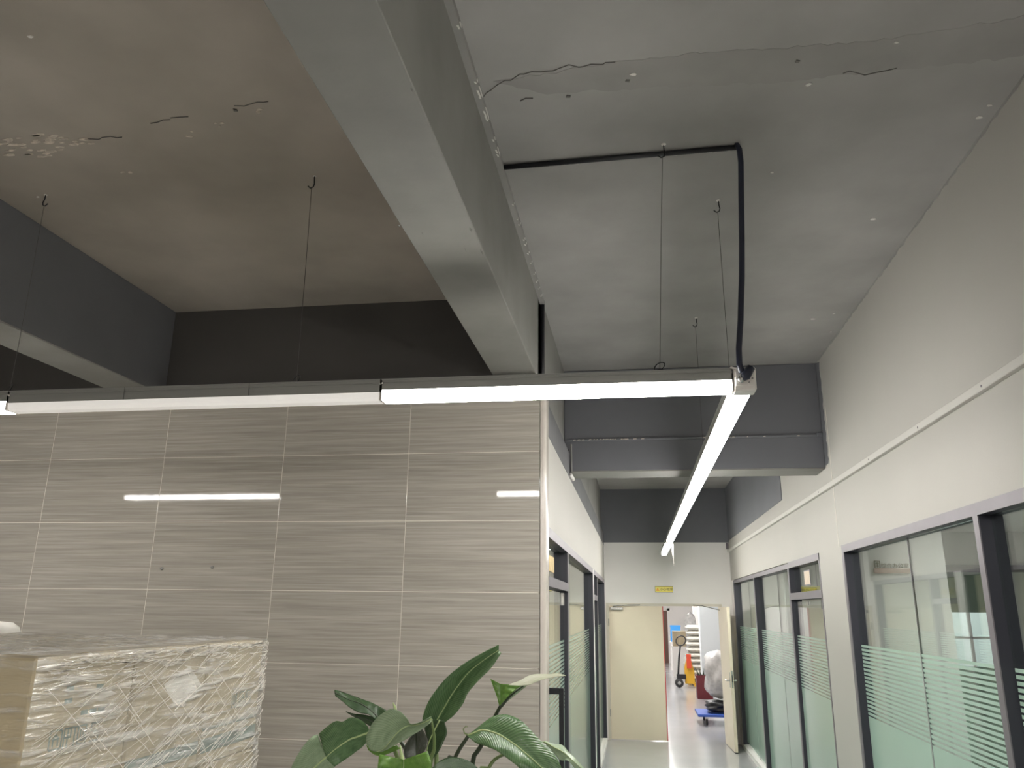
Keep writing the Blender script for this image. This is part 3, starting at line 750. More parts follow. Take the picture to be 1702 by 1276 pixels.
# ------------------------------------------------------------------ signs
sg = empty('warning_sign', (0.455, YF, 2.345), 'small yellow warning sign above the double door', 'sign')
B().box(0.308, 0.602, YF-0.008, YF-0.0005, 2.293, 2.392).build('plate', 'yellow', sg, bevel=0.002)
for (a, c, d, e) in ((0.308, 0.602, 2.386, 2.392), (0.308, 0.602, 2.293, 2.299), (0.308, 0.313, 2.299, 2.386), (0.597, 0.602, 2.299, 2.386)):
    box('border', 'ink', a, c, YF-0.0095, YF-0.008, d, e, sg)
B().prism([Vector((0.322, YF-0.008, 2.315)), Vector((0.380, YF-0.008, 2.315)), Vector((0.351, YF-0.008, 2.370))], (0, -0.0015, 0)).build('triangle', 'orange', sg)
text('lettering', '小心地滑', 0.052, 'ink', sg, basis((0.388, YF-0.0088, 2.325), (1,0,0), (0,0,1)), 0.0006)
ys = empty('yellow_sign', (1.78, 8.9, 2.18), 'yellow sign seen through the glass above the right door', 'sign')
B().box(1.672, 1.885, 8.895, 8.905, 2.14, 2.262).build('plate', 'yellow', ys, bevel=0.002)
text('lettering', '节约用电', 0.045, 'ink', ys, basis((1.69, 8.8945, 2.20), (1,0,0), (0,0,1)), 0.0006)
for x in (1.70, 1.86):
    box('hanging_strip', 'frame', x-0.004, x+0.004, 8.898, 8.902, 2.262, 2.90, ys)
os_ = empty('office_sign', (1.98, 6.72, 2.30), 'dark lettered office sign on a wooden bar behind the near glass', 'sign')
B().box(1.842, 2.118, 6.712, 6.745, 2.300, 2.338).build('wooden_bar', 'wood', os_, bevel=0.003)
text('lettering', '综合办公室', 0.0415, 'ink', os_, basis((1.898, 6.735, 2.343), (1,0,0), (0,0,1)), 0.003)
b = B()
for (x0, x1, z0, z1) in ((0, 0.044, 0.052, 0.058), (0, 0.006, 0, 0.052), (0.038, 0.044, 0, 0.052), (0.010, 0.034, 0.036, 0.041), (0.010, 0.034, 0.014, 0.019), (0.019, 0.025, 0.008, 0.045), (0, 0.044, 0, 0.005)):
    b.box(1.850+x0, 1.850+x1, 6.730, 6.737, 2.339+z0, 2.339+z1)
b.build('logo', 'ink', os_)

# ------------------------------------------------------------------ offices behind the right glass
ox = 6.0
o1 = empty('wall_office_right', (XR+0.14, 0, 0), 'pale office walls behind the right glass', 'wall', kind=S)
box('partition', 'grey_wall', XR+0.145, 2.375, 6.745, 6.83, 0, 2.9, o1)
box('outer_wall', 'grey_wall', ox, ox+0.1, -3.6, 13.9, 0, 2.9, o1)
box('back_wall', 'grey_wall', XR+0.145, ox, -3.6, -3.5, 0, 2.9, o1)
box('end_wall', 'grey_wall', XR+0.145, ox, 13.8, 13.9, 0, 2.9, o1)
# inner glazed office front with daylight window behind
box('panel', 'grey_wall', 2.9, ox, 9.80, 9.90, 2.53, 2.9, o1)
box('panel', 'board', 3.40, 3.86, 9.82, 9.90, 2.02, 2.46, o1)
box('panel', 'grey_wall', 3.86, 4.60, 9.82, 9.90, 0, 2.46, o1)
box('panel', 'board', 3.40, 3.86, 9.82, 9.90, 0, 1.45, o1)
box('panel', 'grey_wall', 4.60, ox, 9.82, 9.90, 0, 2.46, o1)
box('panel', 'grey_wall', XR+0.145, 3.15, 9.82, 9.90, 0, 2.9, o1)
fr = empty('window_5', (3.4, 9.8, 0), 'grey framed inner office front with a bright pane', 'window', kind=S)
box('head_rail', 'frame', 2.9, ox, 9.76, 9.80, 2.455, 2.53, fr)
for x in (3.20, 3.36, 3.88):
    box('mullion', 'frame', x, x+0.045, 9.77, 9.81, 0, 2.455, fr)
box('pane', 'glass', 3.405, 3.88, 9.855, 9.865, 1.45, 2.02, fr)
box('pane', 'glass', 3.245, 3.36, 9.785, 9.795, 0.0, 2.455, fr)
box('window_bar', 'plastic_w', 3.62, 3.65, 9.84, 9.87, 1.45, 2.02, fr)
box('window_bar', 'plastic_w', 3.405, 3.88, 9.84, 9.87, 1.74, 1.765, fr)
oc = box('ceiling_office', 'white2', XR+0.141, ox+0.1, -3.6, 9.80, 2.9, 3.0); tag(oc, 'white office ceiling behind the right glass', 'ceiling', kind=S)
oc2 = box('ceiling_office', 'white2', XR+0.141, 3.1, 9.80, 13.9, 2.9, 3.0); tag(oc2, 'white office ceiling near the far right glass', 'ceiling', kind=S)
box('side_wall', 'grey_wall', 3.05, 3.15, 9.9, 13.8, 0, 2.9, o1)
def panel_lamp(x, y, z, s, room):
    t = empty('ceiling_panel_lamp', (x, y, z), 'square lit panel lamp in the ceiling of ' + room, 'lamp', 'office panel lamps')
    B().box(x-0.32, x+0.32, y-0.32, y+0.32, z-0.03, z-0.001).build('frame', 'alu', t)
    B().box(x-0.29, x+0.29, y-0.29, y+0.29, z-0.034, z-0.0301).build('diffuser', s, t)
    return t
MT['panel'] = emit('panel_light', (1.0, 0.98, 0.95), 16.0)
panel_lamp(3.3, 3.6, 2.9, 'panel', 'the near right office')
panel_lamp(3.3, 5.8, 2.9, 'panel', 'the right office beside the partition')
panel_lamp(2.4, 11.8, 2.9, 'panel', 'the far right office')
box('partition', 'grey_wall', XR+0.145, 3.05, 8.93, 9.0, 0, 2.9, o1)
# ------------------------------------------------------------------ offices behind the left glass
o2 = empty('wall_office_left', (XL-0.1, 5, 0), 'cream office walls behind the left glass', 'wall', kind=S)
box('outer_wall', 'cream_wall', -3.6, -3.5, 5.05, 13.9, 0, 2.9, o2)
box('end_wall', 'cream_wall', -3.5, XL-0.105, 13.8, 13.9, 0, 2.9, o2)
box('partition', 'cream_wall', -3.5, -1.45, 9.9, 10.0, 0, 2.9, o2)
oc3 = box('ceiling_office', 'white2', -3.6, XL-0.101, 5.05, 13.9, 2.9, 3.0); tag(oc3, 'white office ceiling behind the left glass', 'ceiling', kind=S)
panel_lamp(-1.6, 7.2, 2.9, 'panel', 'the left office')
panel_lamp(-1.4, 11.9, 2.9, 'panel', 'the far left office')

# ------------------------------------------------------------------ warehouse beyond the door
o3 = empty('wall_warehouse', (0, 14, 0), 'pale walls of the store room beyond the cream door', 'wall', kind=S)
WH = 4.0
box('side_wall', 'white2', -2.6, -2.5, YF+0.15, 40.6, 0, WH, o3)
box('side_wall', 'white2', 4.5, 4.6, YF+0.15, 40.6, 0, WH, o3)
box('front_wall', 'white2', -2.5, -0.65, YF, YF+0.15, 0, WH, o3)
box('front_wall', 'white2', 1.69, 4.5, YF, YF+0.15, 0, WH, o3)
box('front_wall', 'white2', -0.65, 1.69, YF+0.10, YF+0.15, 3.6, WH, o3)
box('end_wall', 'white2', -2.5, 4.5, 40.5, 40.6, 0, WH, o3)
box('column', 'blue_wall', 1.60, 2.15, 22.0, 22.5, 0, WH, o3)
box('column', 'white2', 1.98, 2.6, 30.0, 30.6, 0, WH, o3)
wc2 = box('ceiling_warehouse', 'white2', -2.6, 4.6, YF+0.15, 40.6, WH, WH+0.1); tag(wc2, 'white ceiling of the store room', 'ceiling', kind=S)
bd = empty('door_5', (0.9, 34, 0), 'dark brown door deep in the store room', 'door', kind=S)
box('leaf', 'brown', 0.55, 1.20, 34.0, 34.05, 0, 2.0, bd)
box('door_frame', 'white2', 1.20, 1.30, 33.98, 34.06, 0, 2.1, bd)
box('door_frame', 'white2', 0.45, 1.30, 33.98, 34.06, 2.0, 2.1, bd)
for i, (x, y) in enumerate(((0.7, 17.0), (0.7, 22.5), (0.7, 29.0), (0.7, 36.0))):
    lamp_y(x, y-1.4, y+1.4, 3.0, 3.09, 'led_store', 'lit linear lamp under the store room ceiling', 'store room lamps')

def sack(name, x0, x1, y0, y1, z0, z1, seed):
    """pillow shaped filled sack"""
    rnd = random.Random(seed); b = B(); nx, ny = 8, 6
    for s in (1, -1):
        for i in range(nx+1):
            for j in range(ny+1):
                u, v = i/nx*2-1, j/ny*2-1
                e = max(0.0, (1-abs(u)**6))*max(0.0, (1-abs(v)**6))
                hz = (z1-z0)/2*(0.10+0.90*e**0.42) - (rnd.uniform(0, .008) if abs(u) < 1 and abs(v) < 1 else 0)
                b.v.append(((x0+x1)/2+u*(x1-x0)/2, (y0+y1)/2+v*(y1-y0)/2, (z0+z1)/2 + s*hz))
    m = (nx+1)*(ny+1)
    for i in range(nx):
        for j in range(ny):
            a = i*(ny+1)+j
            b.f.append((a, a+ny+1, a+ny+2, a+1)); b.f.append((m+a, m+a+1, m+a+ny+2, m+a+ny+1))
    edge = [i*(ny+1) for i in range(nx+1)] + [nx*(ny+1)+j for j in range(1, ny+1)] + [i*(ny+1)+ny for i in range(nx-1, -1, -1)] + [j for j in range(ny-1, 0, -1)]
    for a, c in zip(edge, edge[1:]+edge[:1]): b.f.append((a, c, m+c, m+a))
    return b.build(name, 'sack', None, True, loc=((x0+x1)/2, (y0+y1)/2, z0))
GS = 'sacks stacked behind the pallet jack'
wd_pal = empty('pallet', (1.75, 24.55, 0), 'low wooden pallet under the stacked sacks', 'pallet')
for k in range(5): box('deck_board', 'pallet', 1.36, 2.15, 24.12+k*0.20, 24.27+k*0.20, 0.10, 0.125, wd_pal)
for k in range(3): box('runner', 'pallet', 1.36+k*0.345, 1.46+k*0.345, 24.12, 25.07, 0.0, 0.10, wd_pal)
nm = ['lowest', 'second', 'third', 'fourth', 'fifth', 'sixth', 'seventh', 'eighth', 'ninth', 'topmost']
for k in range(10):
    jx = random.uniform(-0.02, 0.03)
    s_ = sack('sack', 1.36+jx, 2.12+jx, 24.15, 25.0, 0.125+k*0.150, 0.125+k*0.150+0.149, k)
    tag(s_, 'off-white filled sack, %s in the stack behind the pallet jack' % nm[k], 'sack', GS)
# pallet jack
pj = empty('pallet_jack', (1.2, 23.5, 0), 'yellow pallet jack with black steering wheel and long handle', 'pallet jack')
B().prism([Vector((1.24, 23.52, 0.10)), Vector((1.50, 23.52, 0.10)), Vector((1.50, 23.52, 0.42)), Vector((1.42, 23.52, 0.72)), Vector((1.30, 23.52, 0.72)), Vector((1.24, 23.52, 0.5))], (0, 0.12, 0)).build('chassis', 'jack', pj)
box('hydraulic_pump', 'jack_red', 1.30, 1.42, 23.40, 23.52, 0.50, 0.86, pj)
for y in (23.45, 23.95):
    box('fork', 'jack', 1.48, 2.2, y, y+0.14, 0.03, 0.085, pj)
for y in (23.40, 23.52):
    wh = B().lathe([(0.0, -0.03), (0.04, -0.03), (0.10, -0.03), (0.115, -0.015), (0.115, 0.015), (0.10, 0.03), (0.04, 0.03), (0.0, 0.03)], (1.08, y, 0.116), 'y', 20).build('wheel', 'rubber', pj, True)
    B().lathe([(0.0, -0.034), (0.045, -0.034), (0.05, -0.028)], (1.08, y, 0.116), 'y', 14).build('hub', 'alu', wh, True)
box('steering_yoke', 'black', 1.02, 1.26, 23.38, 23.55, 0.22, 0.34, pj)
B().tube([(1.06, 23.46, 0.30), (1.10, 23.46, 0.75), (1.15, 23.46, 1.10)], 0.025, 8).build('handle_shaft', 'black', pj, True)
B().tube([(1.17+0.13*math.cos(a)+0.02*math.sin(a), 23.46, 1.21+0.13*math.sin(a)) for a in [k*6.2832/20 for k in range(21)]], 0.016, 8).build('handle_loop', 'black', pj, True)
# cardboard box, blue drum rack, red bucket
cbx = box('cardboard_box', 'carton', 1.10, 1.52, 27.0, 27.5, 0.92, 1.38); tag(cbx, 'plain brown cardboard box standing on a stack behind the jack', 'box')
def crate_stack(name, mat, x0, x1, y0, y1, z0, z1, label, cat):
    t = empty(name, ((x0+x1)/2, (y0+y1)/2, z0), label, cat)
    b = B()
    b.box(x0, x1, y0, y1, z0, z0+0.02); tw = 0.015
    b.box(x0, x0+tw, y0, y1, z0+0.02, z1); b.box(x1-tw, x1, y0, y1, z0+0.02, z1)
    b.box(x0+tw, x1-tw, y0, y0+tw, z0+0.02, z1); b.box(x0+tw, x1-tw, y1-tw, y1, z0+0.02, z1)
    b.build('body', mat, t)
    B().box(x0-0.012, x1+0.012, y0-0.012, y0, z1-0.04, z1).box(x0-0.012, x1+0.012, y1, y1+0.012, z1-0.04, z1).box(x0-0.012, x0, y0, y1, z1-0.04, z1).box(x1, x1+0.012, y0, y1, z1-0.04, z1).build('rim', mat, t)
    for k in range(4):
        x = x0 + (x1-x0)*(k+0.5)/4
        B().box(x-0.01, x+0.01, y0-0.008, y0, z0+0.02, z1-0.04).build('rib', mat, t)
    return t
crate_stack('plastic_tub', 'white2', 1.08, 1.54, 26.95, 27.55, 0.0, 0.92, 'pale tub carrying the brown cardboard box', 'tub')
crate_stack('red_crate', 'crate', 1.36, 1.72, 20.6, 21.0, 0.0, 0.52, 'dark red crate on the floor in front of the sacks', 'crate')
crate_stack('blue_tub', 'sky_blue', 1.16, 1.50, 30.0, 30.4, 0.95, 1.50, 'bright blue tub on top of a pale one', 'tub')
crate_stack('plastic_tub', 'white2', 1.14, 1.52, 29.98, 30.42, 0.0, 0.95, 'pale tub below the bright blue one', 'tub')
gp = empty('sprouting_plant', (1.5, 20.8, 0.03), 'dark spiky plant in the red crate', 'plant')
for k in range(9):
    a = k*0.7; r = 0.10+0.05*random.random()
    B().tube([(1.52, 20.8, 0.03), (1.52+r*0.5*math.cos(a), 20.8+r*0.5*math.sin(a), 0.45), (1.52+r*1.3*math.cos(a), 20.8+r*math.sin(a), 0.66+0.05*random.random())], [0.012, 0.014, 0.003], 5).build('blade', 'stem', gp)
# blue dolly with a wrapped load
dy = empty('platform_dolly', (1.45, 16.2, 0), 'blue platform dolly carrying a plastic covered load', 'dolly')
B().box(1.04, 1.75, 15.85, 16.75, 0.155, 0.20).build('deck', 'blue', dy, bevel=0.008)
for (x, y) in ((1.20, 15.98), (1.62, 15.98), (1.20, 16.62), (1.62, 16.62)):
    cs = B().lathe([(0.0, -0.02), (0.05, -0.02), (0.062, -0.01), (0.062, 0.01), (0.05, 0.02), (0.0, 0.02)], (x, y, 0.063), 'x', 16).build('caster', 'rubber', dy, True)
    B().box(x-0.03, x+0.03, y-0.03, y+0.03, 0.11, 0.155).build('caster_fork', 'steel', cs)
def lumpy(name, mat, c, r, seed, nz=14, ns=22, amp=0.10, label=None, cat=None, sq=0.6):
    rnd = random.Random(seed); ph = [rnd.uniform(0, 6) for _ in range(8)]
    b = B()
    for i in range(nz+1):
        v = -1+2*i/nz
        for k in range(ns):
            a = 6.2832*k/ns
            ca, sa = math.cos(a), math.sin(a)
            q = 1/max(abs(ca), abs(sa))**sq
            w_ = (1-abs(v)**4)**0.5*(1+amp*(math.sin(3*a+ph[0]+4*v)+0.7*math.sin(5*a-6*v+ph[1])+0.5*math.sin(9*a+11*v+ph[2])))
            b.v.append((c[0]+r[0]*q*0.86*w_*ca, c[1]+r[1]*q*0.86*w_*sa, c[2]+r[2]*v))
    for i in range(nz):
        for k in range(ns):
            b.f.append((i*ns+k, i*ns+(k+1) % ns, (i+1)*ns+(k+1) % ns, (i+1)*ns+k))
    b.f.append(tuple(range(ns))[::-1]); b.f.append(tuple(nz*ns+k for k in range(ns)))
    o = b.build(name, mat, None, True, loc=(c[0], c[1], c[2]-r[2])); tag(o, label, cat); return o
lumpy('covered_bundle', 'bag', (1.50, 16.35, 0.86), (0.30, 0.34, 0.44), 3, label='crumpled grey plastic covered bundle on the blue dolly', cat='bundle')
lumpy('dark_bag', 'black', (1.45, 16.25, 0.31), (0.26, 0.30, 0.105), 5, label='dark bag squashed between dolly and bundle', cat='bag')
lumpy('hanging_cover', 'bag', (1.62, 26.0, 1.36), (0.18, 0.2, 0.62), 9, label='clear plastic cover hung on tall goods behind the sacks', cat='cover')
lumpy('covered_goods', 'sack', (1.62, 26.0, 0.36), (0.30, 0.4, 0.355), 12, label='pale wrapped goods under the hanging plastic cover', cat='bundle')

# ------------------------------------------------------------------ wrapped pallet of cartons
PX0, PX1, PY0, PY1, PZ = -2.615, -1.445, 1.845, 3.09, 1.872
CHT, NT = 0.388, 4
CW, CD = (PX1-PX0)/3, (PY1-PY0)/3
PB = PZ-CHT*NT
pt = empty('shipping_pallet', ((PX0+PX1)/2, (PY0+PY1)/2, 0), 'wooden shipping pallet under the film-wrapped cartons', 'pallet')
for z in (0.0, PB/2):
    for k in range(3):
        yy = PY0 + k*(PY1-PY0-0.10)/2
        box('runner', 'pallet', PX0, PX1, yy, yy+0.10, z, z+PB/2-0.025, pt)
    for k in range(7):
        xx = PX0 + k*(PX1-PX0-0.12)/6
        box('deck_board', 'pallet', xx, xx+0.12, PY0, PY1, z+PB/2-0.0245, z+PB/2-0.0005, pt)
def stroke(b, pts, x, wd, y0, z0, s, dx=0.0008):
    """poster stroke on the plane x = const, pts in (along y, up z)"""
    P = [Vector((x, y0+p[0]*s, z0+p[1]*s)) for p in pts]
    for a, c in zip(P, P[1:]):
        d = (c-a); n = Vector((0, -d.z, d.y)).normalized()*wd/2; e = d.normalized()*wd/2
        b.prism([a-n-e, c-n+e, c+n+e, a+n-e], (dx, 0, 0))
G1 = [[(0.1,0),(0.9,0),(1,0.1),(1,0.9),(0.9,1),(0.1,1),(0,0.9),(0,0.1),(0.1,0)], [(0.25,0.55),(0.5,0.75),(0.75,0.55)], [(0.3,0.2),(0.3,0.45)], [(0.7,0.2),(0.7,0.45)], [(0.25,0.55),(0.75,0.55)]]
G2 = [[(0,0),(0,1),(0.55,1),(0.55,0.5),(0.05,0.5)], [(0.3,0),(0.3,1)], [(0.7,1),(1.05,1)], [(0.9,1),(0.9,0)]]
G3 = [[(0,0),(0,1),(0.7,1),(0.7,0),(0,0)], [(0.25,0.2),(0.25,0.8),(0.48,0.8),(0.48,0.2),(0.25,0.2)]]
G4 = [[(0.7,1),(0,1),(0,0.5),(0.7,0.5),(0.7,0),(0,0)]]
def print_logo(b, x, y, z, s, glyphs):
    for g in glyphs:
        for st in g: stroke(b, st, x, 0.0045, y, z, s)
        y += s*1.2
cart0 = None; tape0 = None
words = {0: 'near', 1: 'middle', 2: 'far'}
for t in range(NT):
    for i in range(3):
        for j in range(3):
            zb = PB + t*CHT
            x0, y0 = PX0 + i*CW, PY0 + j*CD
            r = empty('carton', (x0+CW/2, y0+CD/2, zb))
            if cart0 is None:
                cart0 = B().box(x0+0.004, x0+CW-0.004, y0+0.004, y0+CD-0.004, zb+0.001, zb+CHT-0.001).build('box_body', 'carton', r, bevel=0.006)
                tape0 = B().box(x0+CW/2-0.024, x0+CW/2+0.024, y0+0.01, y0+CD-0.01, zb+CHT-0.001, zb+CHT-0.0004).build('tape', 'label', r)
            else:
                c = cart0.copy(); COL.objects.link(c); c.parent = r
                c = tape0.copy(); COL.objects.link(c); c.parent = r
            if t == NT-1 and i == 2:
                lab = ['brown carton with green logo on the dim front corner of the wrapped stack', 'brown carton with a white label in the middle of the bright film-wrapped side', 'brown carton with green stripes and logo nearest the tiled wall'][j]
                gr = 'cartons in the film-wrapped stack'
            elif t == NT-1 and j == 0:
                lab = ['top carton on the dim near side, second from the bright corner', 'top carton on the dim near side, at its left end'][1-i] if i < 2 else ''
                gr = 'cartons in the film-wrapped stack'
            elif t == NT-1:
                lab, gr = 'top carton inside the wrapped stack, hidden under the film', 'cartons in the film-wrapped stack'
            elif t == NT-2 and i == 2:
                lab, gr = 'second-layer brown carton on the bright side, %s' % ['at the dim corner', 'in the middle', 'nearest the tiles'][j], 'cartons in the film-wrapped stack'
            else:
                lab, gr = 'lower brown carton of the film-wrapped stack', 'cartons in the film-wrapped stack'
            tag(r, lab, 'carton', gr)
            if t == NT-1 and i == 2:
                b = B(); xs = x0+CW-0.004
                if j == 0:
                    print_logo(b, xs, y0+0.095, zb+0.165, 0.044, [G1, G2, G3, G4]); b.build('logo_print', 'print', r)
                    b = B()
                    for q, (yy, zz) in enumerate(((0.13, 0.30), (0.13, 0.27), (0.20, 0.235), (0.235, 0.235), (0.27, 0.235), (0.25, 0.295))):
                        b.box(xs, xs+0.0008, y0+yy, y0+yy+0.028, zb+zz, zb+zz+0.012)
                    b.build('small_print', 'print', r)
                elif j == 1:
                    B().prism([Vector((xs, y0+0.16, zb+0.28)), Vector((xs, y0+0.30, zb+0.325)), Vector((xs, y0+0.40, zb+0.25)), Vector((xs, y0+0.25, zb+0.20))], (0.001, 0, 0)).build('white_label', 'label', r)
                    b.box(xs, xs+0.0008, y0+0.01, y0+CD-0.01, zb+0.045, zb+0.085).build('stripe_print', 'print', r)
                else:
                    print_logo(b, xs, y0+0.20, zb+0.165, 0.046, [G3, G1, G4]); b.build('logo_print', 'print', r)
                    B().box(xs, xs+0.0008, y0+0.01, y0+CD-0.01, zb+0.040, zb+0.085).build('stripe_print', 'print', r)
                    B().box(xs, xs+0.0008, y0+0.01, y0+CD-0.01, zb+0.110, zb+0.120).build('stripe_print', 'print', r)
# stretch film shell around the stack
fw = empty('stretch_film', ((PX0+PX1)/2, (PY0+PY1)/2, 0), 'clear creased stretch film wound round the stack of cartons', 'film')
def film_side(name, fn, nu, nv, amp, seed, mat='wrap'):
    rnd = random.Random(seed); b = B()
    ph = [rnd.uniform(0, 6) for _ in range(6)]
    for i in range(nu+1):
        for j in range(nv+1):
            u, v = i/nu, j/nv
            d = math.sin(38*(u*1.0+v*0.55)+ph[0]+2*math.sin(7*v+ph[1]))*0.5 + math.sin(61*(u*0.6-v)+ph[2])*0.35 + rnd.uniform(-0.45, 0.45)
            ed = min(1.0, 6*min(u, 1-u)+0.15)
            b.v.append(fn(u, v, (0.5+0.5*d)*amp*ed))
    for i in range(nu):
        for j in range(nv):
            a = i*(nv+1)+j; b.f.append((a, a+nv+1, a+nv+2, a+1))
    return b.build(name, mat, fw, True)
o_ = 0.006
film_side('film_side', lambda u, v, d: (PX1+o_+d, PY0-o_+u*(PY1-PY0+2*o_), 0.12+v*(PZ+0.004-0.12)), 70, 90, 0.010, 1)
film_side('film_side', lambda u, v, d: (PX0-o_+u*(PX1-PX0+2*o_), PY0-o_-d, 0.12+v*(PZ+0.004-0.12)), 60, 80, 0.008, 2, 'wrap_clear')
film_side('film_side', lambda u, v, d: (PX0-o_+u*(PX1-PX0+2*o_), PY1+o_+d, 0.12+v*(PZ+0.004-0.12)), 40, 50, 0.008, 3)
film_side('film_side', lambda u, v, d: (PX0-o_-d, PY0-o_+u*(PY1-PY0+2*o_), 0.12+v*(PZ+0.004-0.12)), 40, 50, 0.008, 4)
film_side('film_top', lambda u, v, d: (PX0-o_+u*(PX1-PX0+2*o_), PY0-o_+v*(PY1-PY0+2*o_), PZ+0.004+d), 60, 60, 0.012, 5)
# tight stretch creases crossing the film
b = B(); rnd = random.Random(11)
def crease(y, z, L, ang, wd):
    dy, dz = math.cos(ang)*L, math.sin(ang)*L
    n = 5; P = []
    for k in range(n+1):
        yy, zz = y+dy*k/n, z+dz*k/n+rnd.uniform(-0.002, 0.002)
        if yy < PY0 or yy > PY1 or zz > PZ or zz < 0.9: break
        P.append(Vector((PX1+o_+0.0115, yy, zz)))
    for a, c in zip(P, P[1:]):
        nn = Vector((0, -(c-a).z, (c-a).y)).normalized()*wd/2
        b.prism([a-nn, c-nn, c+nn, a+nn], (0.0012, 0, 0))
for k in range(330):
    y = PY0+0.30+rnd.random()**0.8*(PY1-PY0-0.30); z = rnd.uniform(1.25, 1.86)
    if z > 1.52 + 0.26*(y-PY0)/(PY1-PY0) and rnd.random() < 0.55: continue
    crease(y, z, rnd.choice((0.03, 0.06, 0.10, 0.16, 0.30))*rnd.uniform(.6, 1.2), 0.40+rnd.gauss(0, 0.09), rnd.choice((0.0006, 0.0009, 0.0012, 0.0022)))
for k in range(45):
    y = rnd.uniform(PY0, PY0+0.5); z = rnd.uniform(1.45, 1.84)
    crease(y, z, rnd.choice((0.04, 0.08, 0.25, 0.4)), 0.42+rnd.gauss(0, 0.1), rnd.choice((0.0006, 0.0009, 0.0014)))
for k in range(26):
    y = rnd.uniform(PY0, PY1-0.1); z = rnd.uniform(1.45, 1.84)
    crease(y, z, rnd.uniform(0.08, 0.36), rnd.uniform(-0.75, -0.55), rnd.choice((0.0006, 0.0010, 0.0014)))
for k in range(130):
    y = rnd.uniform(PY0, PY1-0.05); z = PZ-0.004-abs(rnd.gauss(0, 0.030))
    crease(y, z, rnd.uniform(0.02, 0.16), rnd.uniform(-0.12, 0.16), rnd.choice((0.0008, 0.0014, 0.0024)))
for k in range(60):
    z = rnd.uniform(1.2, PZ); crease(PY1-abs(rnd.gauss(0, 0.02))-0.01, z, rnd.uniform(0.01, 0.03), rnd.uniform(0.2, 1.4), 0.0012)
o = b.build('film_creases', 'strand', fw); o['kind'] = 'stuff'
lf_ = lumpy('wrapped_packet', 'label', (-2.92, 3.25, 1.86), (0.30, 0.12, 0.075), 21, nz=8, amp=0.05, label='pale wrapped packet on the next stack at the left edge', cat='packet')
nx = box('tall_carton', 'carton', -3.45, -2.66, 3.13, 3.55, 0.0, 1.785, bevel=0.006); tag(nx, 'tall plain carton under the pale packet at the left edge', 'carton')

# ------------------------------------------------------------------ potted plant
PC = Vector((-0.72, 3.0, 0))
pp = empty('potted_plant', PC, 'leafy bird-of-paradise plant with broad green leaves before the tiles', 'plant')
pot = B().lathe([(0.0, 0.0), (0.15, 0.0), (0.17, 0.02), (0.22, 0.40), (0.235, 0.41), (0.235, 0.45), (0.215, 0.45), (0.20, 0.40), (0.0, 0.40)], tuple(PC), 'z', 32).build('pot', 'pot', pp, True)
B().lathe([(0.0, 0.405), (0.10, 0.408), (0.199, 0.402)], tuple(PC), 'z', 24).build('soil', 'soil', pp, True)
def catmull(P, n):
    P = [Vector(p) for p in P]; Q = [P[0]*2-P[1]] + P + [P[-1]*2-P[-2]]; out = []
    seg = len(P)-1
    for i in range(n+1):
        f = i/n*seg; k = min(int(f), seg-1); t = f-k
        a, b_, c, d = Q[k], Q[k+1], Q[k+2], Q[k+3]
        out.append(0.5*((2*b_)+(c-a)*t+(2*a-5*b_+4*c-d)*t*t+(3*b_-a-3*c+d)*t**3))
    return out
def stalk(pts, r0, r1, mat='stem'):
    P = catmull(pts, 14)
    return B().tube(P, [r0+(r1-r0)*i/14 for i in range(15)], 8).build('stalk', mat, pp, True)
D = 3.0
base = lambda dx, dy: PC + Vector((dx, dy, 0.40))
def leaf3(e1, mid, e2, D, d1, d2, mat, dm=(0.0, 0.0), rib='rib', ribr=0.0032, n=20, m=6, bulge=0.0, seed=0, wave=0.003):
    """leaf lofted between its two edges and the midrib, base to tip; D: midrib depth at base, d1/d2: how far the edges lie behind it"""
    rnd = random.Random(seed)
    def curve(pts, off):
        k = len(pts)-1
        return catmull([at(u, v, D + dm[0]*(i/k) + dm[1]*(i/k)**2 + off*math.sin(math.pi*min(1, 0.08+i/k*0.9))) for i, (u, v) in enumerate(pts)], n)
    A, C, E = curve(e1, d1), curve(mid, 0.0), curve(e2, d2)
    b = B(); UV = []; rows_ = []
    for i in range(n+1):
        t = i/n; row = []
        view = (CAM-C[i]).normalized()
        for k in range(-m, m+1):
            s_ = k/m; T = A[i] if s_ < 0 else E[i]
            p = C[i].lerp(T, abs(s_)) + view*(bulge*math.sin(math.pi*abs(s_))*math.sin(math.pi*t)) + view*(wave*math.sin(23*t+seed+2*s_)*abs(s_)**2)
            row.append(len(b.v)); b.v.append(tuple(p)); UV.append((t, s_))
        rows_.append(row)
    for i in range(n):
        for k in range(2*m):
            b.f.append((rows_[i][k], rows_[i][k+1], rows_[i+1][k+1], rows_[i+1][k]))
    o = b.build('leaf', mat, pp, True)
    uvl = o.data.uv_layers.new(name='UVMap')
    for lp in o.data.loops: uvl.data[lp.index].uv = UV[lp.vertex_index]
    sol = o.modifiers.new('thickness', 'SOLIDIFY'); sol.thickness = 0.0012; sol.offset = 0
    if rib:
        rp = [p + (CAM-p).normalized()*0.001 for p in C]
        B().tube(rp, [ribr*(1-0.7*i/n) for i in range(n+1)], 6).build('midrib', rib, o, True)
    return o
# upright leaf
leaf3([(704,1208),(702,1195),(709,1172),(722,1150),(744,1124),(772,1102),(799,1086),(829,1071)],
      [(722,1212),(727,1196),(740,1173),(753,1151),(767,1132),(781,1115),(805,1096),(829,1080)],
      [(730,1210),(737,1202),(754,1189),(769,1170),(778,1151),(796,1130),(817,1109),(833,1085)], 3.10, -0.05, -0.04, 'leaf', seed=1, bulge=0.006)
stalk([base(0.0, 0.02), at(725, 1330, 3.05), at(722, 1210, 3.10)], 0.012, 0.007, 'stem2')
